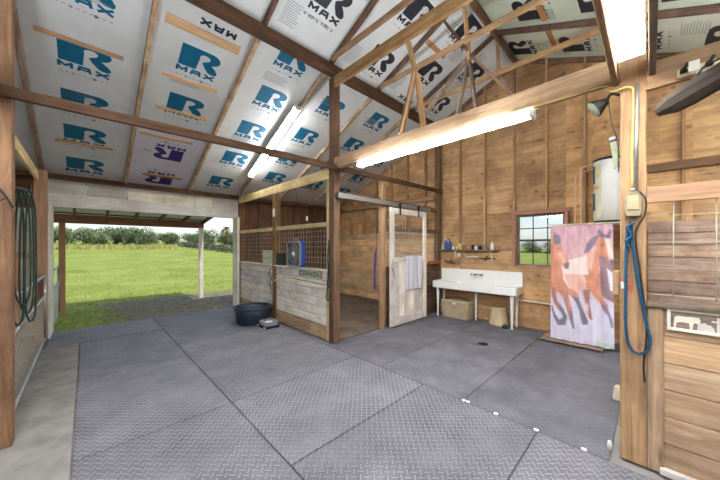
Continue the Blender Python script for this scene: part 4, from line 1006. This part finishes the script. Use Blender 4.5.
mb = MB(); mb.prism([(0, 0), (.1, .0), (.2, .0), (.2, .012), (.12, .022), (.03, .018)], (sx+.004, sy1-.26, sz0+.018), -EY, EZ, EX, .004); mb.build('ground_line', M['whitepaint'], t)

# ---- fan and other things at the stall front
t = thing('box_fan', 'blue box fan with rounded grey grille standing on the stall ledge', 'fan', (XS-.0, 5.03, 1.27))
fy, fz, fx = 5.03, 1.536, XS-.075
def rrect(w, h, r, n=5): 
    out = []
    for cx, cy, a in ((w/2-r, h/2-r, 0), (-w/2+r, h/2-r, 90), (-w/2+r, -h/2+r, 180), (w/2-r, -h/2+r, 270)): out += arc(cx, cy, r, a, a+90, n)
    return out
def ringprism(mb, outer, inner, o, U, V, W, t, mi=0):
    o = Vector(o); n = len(outer)
    vs = [o+U*a+V*b for a, b in outer]+[o+U*a+V*b for a, b in inner]; vs += [v+W*t for v in vs]
    fs = []
    for i in range(n):
        j = (i+1) % n
        fs += [(i, j, n+j, n+i), (2*n+i, 3*n+i, 3*n+j, 2*n+j), (i, 2*n+i, 2*n+j, j), (n+i, n+j, 3*n+j, 3*n+i)]
    return mb.add(vs, fs, mi)
ringprism(MB(), rrect(.52, .52, .09), rrect(.47, .47, .08), (fx+.012, fy, fz), EY, EZ, EX, .105).build('housing', M['fanblue'], t)
mb = ringprism(MB(), rrect(.53, .53, .1), rrect(.45, .45, .08), (fx, fy, fz), EY, EZ, EX, .016)
mb.build('front_rim', M['tubgrey'], t)
mb = MB()
for k in range(1, 15):
    r = .0155*k; mb.tube([(fx+.006, fy+r*math.cos(a), fz+r*math.sin(a)) for a in [j*math.pi/16 for j in range(33)]], .004, 5)
for k in range(36):
    a = 2*math.pi*k/36; mb.cyl((fx+.008, fy+.03*math.cos(a), fz+.03*math.sin(a)), (fx+.008, fy+.235*math.cos(a), fz+.235*math.sin(a)), .0035, 5)
mb.build('grille', M['fangrille'], t)
MB().cyl((fx-.004, fy, fz), (fx+.012, fy, fz), .05, 20).cyl((fx-.008, fy, fz), (fx-.003, fy, fz), .02, 14).build('badge', M['whiteplastic'], t)
for k in range(5):
    a = 2*math.pi*k/5; c_, s_ = math.cos(a), math.sin(a); mb = MB()
    pv = lambda r, w, x: (fx+.05+x, fy+r*c_-w*s_, fz+r*s_+w*c_)
    mb.add([pv(.03, -.02, -.01), pv(.03, .02, .01), pv(.13, .07, .025), pv(.20, .06, .02), pv(.21, -.03, -.02), pv(.12, -.05, -.025)], [(0, 1, 2, 3, 4, 5)], 0)
    b = mb.build('blade', M['fangrille'], t); b.modifiers.new('thick', 'SOLIDIFY').thickness = .004
MB().cyl((fx+.04, fy, fz), (fx+.10, fy, fz), .05, 16).build('motor', M['darkmetal'], t)
MB().tube(catmull([(fx+.06, fy-.08, fz+.26), (fx+.06, fy-.06, fz+.30), (fx+.06, fy+.06, fz+.30), (fx+.06, fy+.08, fz+.26)]), .012, 8).build('handle', M['tubgrey'], t)
for s in (-1, 1): MB().box(fx+.01, fx+.11, fy+s*.17-.02, fy+s*.17+.02, 1.27, 1.285).build('foot', M['tubgrey'], t, .003)
t = thing('cream_box', 'cream box with pale windows standing on the ledge left of the slim post', 'box', (XS+.02, 6.33, 1.27))
MB().box(XS-.02, XS+.04, 6.12, 6.54, 1.27, 1.60).build('case', M['signgreen'], t, .006)
for y, z, a, b in ((6.18, 1.44, .13, .1), (6.36, 1.44, .13, .1), (6.18, 1.31, .13, .06), (6.36, 1.31, .13, .06)): MB().box(XS-.024, XS-.019, y, y+a, z, z+b).build('panel', M['cream'], t, .002)
one('dark_crate', MB().box(XS-.01, XS+.04, 5.52, 5.86, 1.271, 1.54).box(XS-.016, XS-.011, 5.55, 5.83, 1.30, 1.33).box(XS-.016, XS-.011, 5.55, 5.83, 1.48, 1.51), M['black'], 'black slotted box on the ledge between slim post and fan', 'box')
t = thing('name_sign', 'pale wooden name sign fixed below the ledge right of the fan', 'sign', (XS, 4.56, 1.1))
MB().box(XS-.005, XS+.014, 4.16, 4.97, 1.095, 1.23).build('board', M['signgreen'], t, .003)
mb = MB(); put_text(mb, 'CANNON', (XS-.005, 4.90, 1.115), -EY, EZ, .66, .095, 0, (-.0015, 0, 0)); mb.build('lettering', M['signink'], t)
MB().box(XS-.01, XS+.013, 4.17, 4.20, 1.097, 1.228).build('end_block', M['redwood'], t)
one('plank_crack_rod', MB().cyl((XS+.008, 5.3, 1.03), (XS+.008, 4.1, 1.0), .006, 6), M['darkmetal'], 'thin dark rod lying along the planks below the name sign', 'rod', None, 0)
t = thing('halter', 'dark green halter and lead rope hanging on the bare center post', 'halter', (XS-.02, 3.92, .75))
hp = [(XS-.02, 3.93, 1.80), (XS-.025, 3.96, 1.5), (XS-.02, 3.95, 1.2), (XS-.025, 3.97, 1.02), (XS-.02, 3.93, .98), (XS-.025, 3.9, 1.05), (XS-.02, 3.92, 1.35), (XS-.03, 3.91, 1.79)]
MB().tube(catmull(hp, 6), .011, 7).build('strap', M['green'], t)
MB().tube(catmull([(XS-.02, 3.925, 1.79), (XS-.035, 3.90, 1.55), (XS-.03, 3.93, 1.25), (XS-.02, 3.97, .95), (XS-.025, 4.0, .8), (XS-.02, 3.96, .74), (XS-.025, 3.9, .8), (XS-.02, 3.9, .9)], 6), .009, 7).build('rope', M['green'], t)
MB().cyl((XS+.001, 3.925, 1.8), (XS-.05, 3.925, 1.805), .006, 8).build('hook', M['darkmetal'], t)
for z, y in ((1.5, 3.955), (1.2, 3.95)): MB().tube([(XS-.025, y+.018*math.cos(a), z+.018*math.sin(a)) for a in [j*math.pi/5 for j in range(11)]], .004, 5).build('buckle', M['steel'], t)
mb = MB().tube(catmull([(XS-.012, 6.12, 1.2), (XS-.02, 6.2, 1.05), (XS-.015, 6.08, .95), (XS-.02, 6.16, .85), (XS-.018, 6.1, .7), (XS-.015, 6.13, .6)], 6), .008, 6)
one('tangled_rope', mb, M['blackcord'], 'dark tangled cord hanging on the planks left of the slim post', 'cord', None, 0)
one('white_peg', MB().cyl((XS+.014, 5.88, .93), (XS-.05, 5.88, .93), .016, 8), M['whiteplastic'], 'small white peg on the planks right of the slim post', 'peg', None, 0)
t = thing('pull_cord', 'straight pull cord with white end hanging from the yellow header', 'cord', (XS-.02, 4.75, 2.3))
MB().cyl((XS-.02, 4.62, 2.89), (XS-.02, 4.62, 2.27), .0035, 6).build('cord', M['blackcord'], t)
MB().lathe((XS-.02, 4.62, 2.19), [(.012, 0), (.018, .02), (.016, .08), (.006, .09)], 10).build('pull', M['whiteplastic'], t)
one('slack_cord', MB().tube(catmull([(XS-.015, 5.05, 2.89), (XS-.018, 4.95, 2.55), (XS-.015, 4.82, 2.22), (XS-.01, 4.8, 2.1)]), .004, 6), M['blackcord'], 'slack slanting cord from the yellow header to the rail', 'cord', None, 0)
one('white_bottle', MB().lathe((XS-.04, 5.92, 2.36), [(.02, 0), (.026, .02), (.026, .14), (.012, .17), (.012, .19)], 12), M['whiteplastic'], 'white bottle-shaped holder fixed high on the slim post', 'holder', None, 0)

# ---- tub and pan
t = thing('stock_tub', 'large round dark blue rubber tub on the mats by the stall', 'tub', (2.68, 6.2, 0))
MB().lathe((2.68, 6.2, 0), [(.33, 0), (.345, .02), (.37, .2), (.385, .33), (.375, .335), (.36, .2), (.33, .04), (.3, .03), (.02, .03)], 40).build('body', M['tub'], t)
mb = MB(); mb.tube([(2.68+.392*math.cos(a), 6.2+.392*math.sin(a), .345) for a in [j*math.pi/24 for j in range(49)]], .02, 8); mb.build('rim', M['tub'], t)
t = thing('mineral_feeder', 'low grey and black plastic pan on the floor beside the tub', 'pan', (2.78, 5.58, 0))
tapered(MB(), 2.76, 5.6, 0, .06, .15, .18, .16, .19).build('base', M['black'], t, .01)
mb = MB(); ringprism(mb, rrect(.30, .36, .08), rrect(.22, .27, .06), (2.76, 5.6, .06), EX, EY, EZ, .07); mb.build('tray', M['tubgrey'], t)
MB().lathe((2.76, 5.6, .06), [(.1, 0), (.11, .03), (.08, .05), (.02, .055)], 18).build('block', M['whiteplastic'], t)
for s in (-1, 1): MB().box(2.58, 2.62, 5.6+s*.15-.03, 5.6+s*.15+.03, 0, .05).build('foot', M['tubgrey'], t, .006)
one('brick', MB().box(6.02, 6.42, 3.70, 3.82, 1.266, 1.33).box(6.04, 6.40, 3.69, 3.70, 1.28, 1.32), M['brick'], 'reddish brick-like block on the partition ledge left of the sink', 'block')

# ---- left: gates, rope, bracket
def gate(ya, yb, x, label, stile='steel'):
    t = thing('chain_link_gate', label, 'gate', (x, (ya+yb)/2, 0))
    for z in (1.18, .82, .06): MB().cyl((x, ya, z), (x, yb, z), .022, 10).build('rail', M['steel'], t)
    for y, m in ((ya, stile), (yb, 'steel')): MB().cyl((x, y, .0), (x, y, 1.2), .026, 10).build('upright', M[m], t)
    mb = MB(); s = .11; L = yb-ya; H = .76
    n = int((L+H)/s)
    for k in range(1, n):
        a = k*s
        for sg in (0, 1):
            y0_, z0_ = (a, 0) if a < L else (L, a-L)
            y1_, z1_ = (a-H, H) if a > H else (0, a)
            if sg: y0_, y1_ = L-y0_, L-y1_
            mb.tube([(x+.002*sg, ya+y0_, .06+z0_), (x+.002*sg, ya+y1_, .06+z1_)], .002, 4)
    mb.build('chain_link', M['wire'], t)
gate(4.03, 7.45, -.53, 'chain-link pipe gate along the left stall beside the concrete strip', 'darkmetal')
gate(8.45, 10.4, -.5, 'pipe gate standing outside beyond the left side of the opening')
one('stall_rail', MB().box(-1.9, -.66, 7.3, 7.34, 1.5, 1.58), M['stud'], 'tan rail inside the left stall behind the hung rope', 'rail')
one('stall_upright', MB().box(-.86, -.8, 7.22, 7.28, 0, 1.5), M['salmon'], 'short pinkish upright behind the left gate', 'upright')
t = thing('coiled_hose', 'dark green hose coil hanging beyond the tall left post', 'hose', (-.48, 4.4, .9))
MB().tube(catmull([(-.5, 3.921, 2.28), (-.47, 4.05, 2.24), (-.44, 4.3, 2.26), (-.42, 4.48, 2.28), (-.42, 4.5, 2.34)]), .012, 8).build('bracket', M['darkmetal'], t)
for k in range(4):
    q = random.uniform(.7, 1.15); xo = -.475+.022*k; yo = 4.26+.05*k; b = .93+.09*((k*2) % 3); w_ = .045*q
    MB().tube(catmull([(xo, yo, 2.27), (xo+w_*.8, yo+.06, 2.05), (xo+w_, yo+.07, 1.5), (xo+w_*.9, yo+.05, b+.12), (xo+w_*.2, yo, b), (xo-w_*.7, yo-.05, b+.14), (xo-w_*.8, yo-.06, 1.6), (xo-w_*.5, yo-.05, 2.08), (xo, yo, 2.275)], 5), .0075, 7).build('loop', M['green'], t)
t = thing('bridle', 'dark strap bracket on the face of the tall left post', 'bracket', (-.5, 3.74, 2.1))
MB().tube(catmull([(-.60, 3.75, 2.15), (-.55, 3.72, 2.22), (-.48, 3.72, 2.12), (-.44, 3.74, 2.02)]), .008, 7).tube(catmull([(-.62, 3.74, 2.02), (-.54, 3.72, 2.05), (-.47, 3.72, 2.1)]), .006, 6).build('arm', M['darkmetal'], t)
MB().box(-.62, -.56, 3.73, 3.77, 2.0, 2.05).build('clip', M['whiteplastic'], t, .004)

# ---- outside: ground, porch, fence, trees
def ground_z(x, y):
    r = max(0, y-15); rx = max(0, x-15)
    return -.03 + (.00016*r*r+.016*r if r < 40 else .256+.64+.0288*(r-40)) + .0
mb = MB(); nx, ny = 70, 70; vs = []; fs = []
xs = [-160+ (320)*i/nx for i in range(nx+1)]; ys = [-60 + 220*(j/ny)**1.0 for j in range(ny+1)]
vs = [(x, y, ground_z(x, y)) for y in ys for x in xs]
mb.add(vs, [(j*(nx+1)+i, j*(nx+1)+i+1, (j+1)*(nx+1)+i+1, (j+1)*(nx+1)+i) for j in range(ny) for i in range(nx)], 0, None, .5, True)
g = struct(mb.build('ground_field', M['ground']))
mb = MB()
for k in range(5200):
    y = 8.35+ (random.random()**1.8)*24; x = random.uniform(-3, 7)*(.6+y/18); 
    if x > .6 and y < 11.3 and random.random() < .93: continue
    z = ground_z(x, y); h = random.uniform(.04, .10); a = random.uniform(0, 6.28); w_ = .012+.0006*y; lx, ly = math.cos(a)*w_, math.sin(a)*w_; bx, by = random.uniform(-.03, .03), random.uniform(-.03, .03)
    mb.add([(x-lx, y-ly, z), (x+lx, y+ly, z), (x+bx, y+by, z+h)], [(0, 1, 2)], 0)
gr = mb.build('grass', M['blade']); gr['kind'] = 'stuff'; tag(gr, 'short sunlit grass growing beyond the slab', 'grass')
mb = MB()
for k in range(2600):
    x = random.uniform(-40, 13); y = 66+random.uniform(-3, 4); z = ground_z(x, y); h = random.uniform(.4, 1.0); a = random.uniform(0, 6.28); lx, ly = math.cos(a)*.18, math.sin(a)*.18
    mb.add([(x-lx, y-ly, z), (x+lx, y+ly, z), (x+random.uniform(-.3, .3), y, z+h)], [(0, 1, 2)], 0)
gr = mb.build('grass', M['tallgrass']); gr['kind'] = 'stuff'; tag(gr, 'straw-coloured tall grass along the far side of the field', 'grass')
# porch
one('porch_post', MB().box(2.70, 2.82, 10.42, 10.54, -.04, 2.29), M['whiteplank'], 'pale porch post standing on the grass at right of the opening', 'post', 'porch posts')
one('porch_post', MB().box(-.50, -.38, 10.42, 10.54, -.04, 2.29), M['redwood'], 'reddish porch post outside at the left of the opening', 'post', 'porch posts')
one('porch_beam', MB().box(-2.5, 2.84, 10.44, 10.52, 2.29, 2.52), M['redwood'], 'brown porch beam across the outer posts', 'beam')
pr = lambda y: 2.86-(y-8.2)*.145
for k, x in enumerate((-1.6, -.9, -.2, .4, 1.0, 1.6, 2.2, 2.78)):
    one('porch_rafter', MB().beam((x, 8.2, pr(8.2)-.07), (x, 10.75, pr(10.75)-.07), .045, .12), M['grey'], 'weathered porch rafter outside the opening, %s from the right' % ordn[7-k], 'rafter', 'porch rafters')
for k, y in enumerate((8.6, 9.2, 9.8, 10.4)): one('porch_purlin', MB().box(-2.5, 2.84, y-.03, y+.03, pr(y)-.01, pr(y)+.028), M['grey'], 'thin porch purlin under the metal sheets, %s out from the barn' % ordn[k], 'purlin', 'porch purlins')
mb = MB(); n = 90; vs = []
for i in range(n+1):
    x = -2.5+5.4*i/n
    for y in (8.18, 10.8): vs.append((x, y, pr(y)+.04+.008*math.cos(i*math.pi/1.5)))
mb.add(vs, [(2*i, 2*i+2, 2*i+3, 2*i+1) for i in range(n)], 0, None, .5, True)
pm = mb.build('porch_roof', M['sheet']); pm.modifiers.new('thick', 'SOLIDIFY').thickness = .004
tag(pm, 'corrugated metal porch roof outside the field opening', 'roof')
# hedge and fence at the right of the field
def leafcloud(mb, c, r, n, s, squash=.8):
    for k in range(n):
        d = Vector((random.gauss(0, 1), random.gauss(0, 1), random.gauss(0, 1))).normalized()*r*random.uniform(.55, 1.0)
        p = Vector(c)+Vector((d.x, d.y, d.z*squash)); a = Vector((random.gauss(0, 1), random.gauss(0, 1), random.gauss(0, 1))).normalized(); b = a.orthogonal().normalized()
        a *= s*random.uniform(.6, 1.3); b *= s*random.uniform(.4, .9)
        mb.add([p-a, p+b, p+a, p-b], [(0, 1, 2, 3)], 0, None, None)
mb = MB()
for k in range(34):
    y = 42+k*1.15; leafcloud(mb, (17.0+random.uniform(-.4, .4), y, ground_z(17, y)+.55), .85, 46, .22, .8)
h = mb.build('hedge', M['hedge']); tag(h, 'low dark hedge running along the right of the field', 'hedge')
t = thing('field_fence', 'wire field fence with thin posts in front of the hedge', 'fence', (15.2, 60, ground_z(16, 60)))
for k in range(11):
    y = 41+k*3.8; z = ground_z(16, y); MB().cyl((15.2, y, z-.1), (15.2, y, z+1.25), .06, 8).build('fence_post', M['grey'], t)
mb = MB()
for hz in (.4, .8, 1.2):
    mb.tube([(15.2, 41+k*3.8, ground_z(16, 41+k*3.8)+hz) for k in range(11)], .02, 5)
mb.build('fence_wire', M['steel'], t)
def tree(loc, h, m, seed, label, group, sp=1.):
    random.seed(seed)
    t = thing('scrub_tree', label, 'tree', loc, group); x, y, z = loc
    MB().tube(catmull([(x, y, z-.1), (x+.1, y, z+h*.3), (x-.1, y+.1, z+h*.6)], 4), [h*.03]*4+[h*.022]*4+[h*.012], 8).build('trunk', M['bark'], t)
    mb = MB()
    for k in range(12):
        a = k*2.4; rr = h*.24*sp*random.uniform(.5, 1.2)
        leafcloud(mb, (x+rr*math.cos(a), y+rr*math.sin(a), z+h*(.06+.62*random.random())), h*.27*sp, 110, h*.05)
    mb.build('crown', M[m], t)
    return t
T1 = tree((0, 95, ground_z(0, 95)), 4.6, 'leaf', 1, 'bushy green tree in the row along the far edge of the field', 'trees along the far edge of the field', 1.3)
T2 = tree((8, 99, ground_z(8, 99)), 5.0, 'leafdark', 2, 'darker dense tree in the row along the far edge of the field', 'dark trees along the far edge of the field', 1.3)
random.seed(11)
for k in range(30):
    x = -30+k*2.9+random.uniform(-1, 1); y = 97+random.uniform(-4, 6)
    if abs(x) < 2 or abs(x-8) < 2: x += 2.5
    dup(T1 if k % 2 else T2, (x, y, ground_z(x, y))).scale = (1, 1, random.uniform(.75, 1.1))
S1 = tree((70, 26, ground_z(70, 26)), 3.6, 'leafdark', 3, 'blurred tree beyond the pasture seen through the window', 'trees seen through the window', 1.3)
for k, (x, y) in enumerate(((72, 14), (66, 38), (75, 48), (78, 20), (70, 8), (74, 32))): dup(S1, (x, y, ground_z(x, y)))
t = thing('palm_tree', 'golden-brown palm tree beside the right edge of the opening', 'tree', (26.5, 78, ground_z(26.5, 78)))
x, y, z = 26.5, 78, ground_z(26.5, 78)
MB().tube([(x, y, z-.1), (x+.1, y, z+2.9), (x, y, z+4.7)], [.22, .18, .16], 8).build('trunk', M['bark'], t)
for k in range(22):
    a = k*2.4; e = random.uniform(-.5, 1.1); L = 1.7; mb = MB(); pts = []
    for q in range(7):
        s = q/6; pts.append((Vector((x, y, z+4.8))+Vector((math.cos(a)*math.cos(e), math.sin(a)*math.cos(e), math.sin(e)))*L*s+Vector((0, 0, -.9*s*s))))
    sd = Vector((-math.sin(a), math.cos(a), 0))
    vs = []
    for q, p in enumerate(pts): w_ = .28*math.sin(math.pi*(.12+.85*q/6)); vs += [p-sd*w_-EZ*w_*.4, p, p+sd*w_-EZ*w_*.4]
    mb.add(vs, [(3*q+i, 3*q+i+1, 3*q+i+4, 3*q+i+3) for q in range(6) for i in (0, 1)], 0)
    mb.build('frond', M['palm'] if k % 2 else M['leaf'], t)

# ------------------------------------------------------------------ light, sky, camera
wd = bpy.data.worlds.new('sky'); scene.world = wd; wd.use_nodes = True; nt = wd.node_tree; nt.nodes.clear(); N = NT(nt)
out = N.n('OutputWorld'); bg = N.n('Background'); sky = N.n('TexSky'); sky.sky_type = 'NISHITA'; sky.sun_disc = False
sky.sun_elevation = math.radians(60); sky.sun_rotation = math.radians(180); sky.air_density = 1.0; sky.dust_density = 1.5
tcn = N.n('TexCoord'); cl = N.n('TexNoise', i_Scale=3.2, i_Detail=8., i_Roughness=.6); mpn = N.n('Mapping'); mpn.inputs['Scale'].default_value = (1, 1, 2.6)
N.l(tcn.outputs['Generated'], mpn.inputs[0]); N.l(mpn.outputs[0], cl.inputs['Vector'])
cf = N.math('MULTIPLY', N.math('SUBTRACT', cl.outputs['Fac'], .44), 4., clamp=True)
skyc = N.mix(N.math('MULTIPLY', cf, .75), sky.outputs[0], (5.2, 5.3, 5.5, 1))
N.l(skyc, bg.inputs[0]); bg.inputs[1].default_value = .17; N.l(bg.outputs[0], out.inputs[0])
sd = bpy.data.lights.new('sun', 'SUN'); sd.energy = 2.3; sd.angle = math.radians(.6); sd.color = (1, .96, .88)
so = bpy.data.objects.new('sun', sd); COL.objects.link(so)
so.rotation_euler = Vector((-.12, .50, -.87)).to_track_quat('-Z', 'Y').to_euler()

cd = bpy.data.cameras.new('camera'); cam = bpy.data.objects.new('camera', cd); COL.objects.link(cam)
cd.sensor_fit = 'HORIZONTAL'; cd.sensor_width = 36; cd.lens = 36*282/720; cd.shift_y = 6/720; cd.clip_start = .02; cd.clip_end = 500
cam.location = (0, 0, 1.70); cam.rotation_euler = (math.radians(90), 0, math.radians(-44.17))
scene.camera = cam
vs_ = scene.view_settings; vs_.view_transform = 'Standard'; vs_.look = 'None'; vs_.exposure = 0.47; vs_.gamma = 1.0; vs_.use_curve_mapping = False
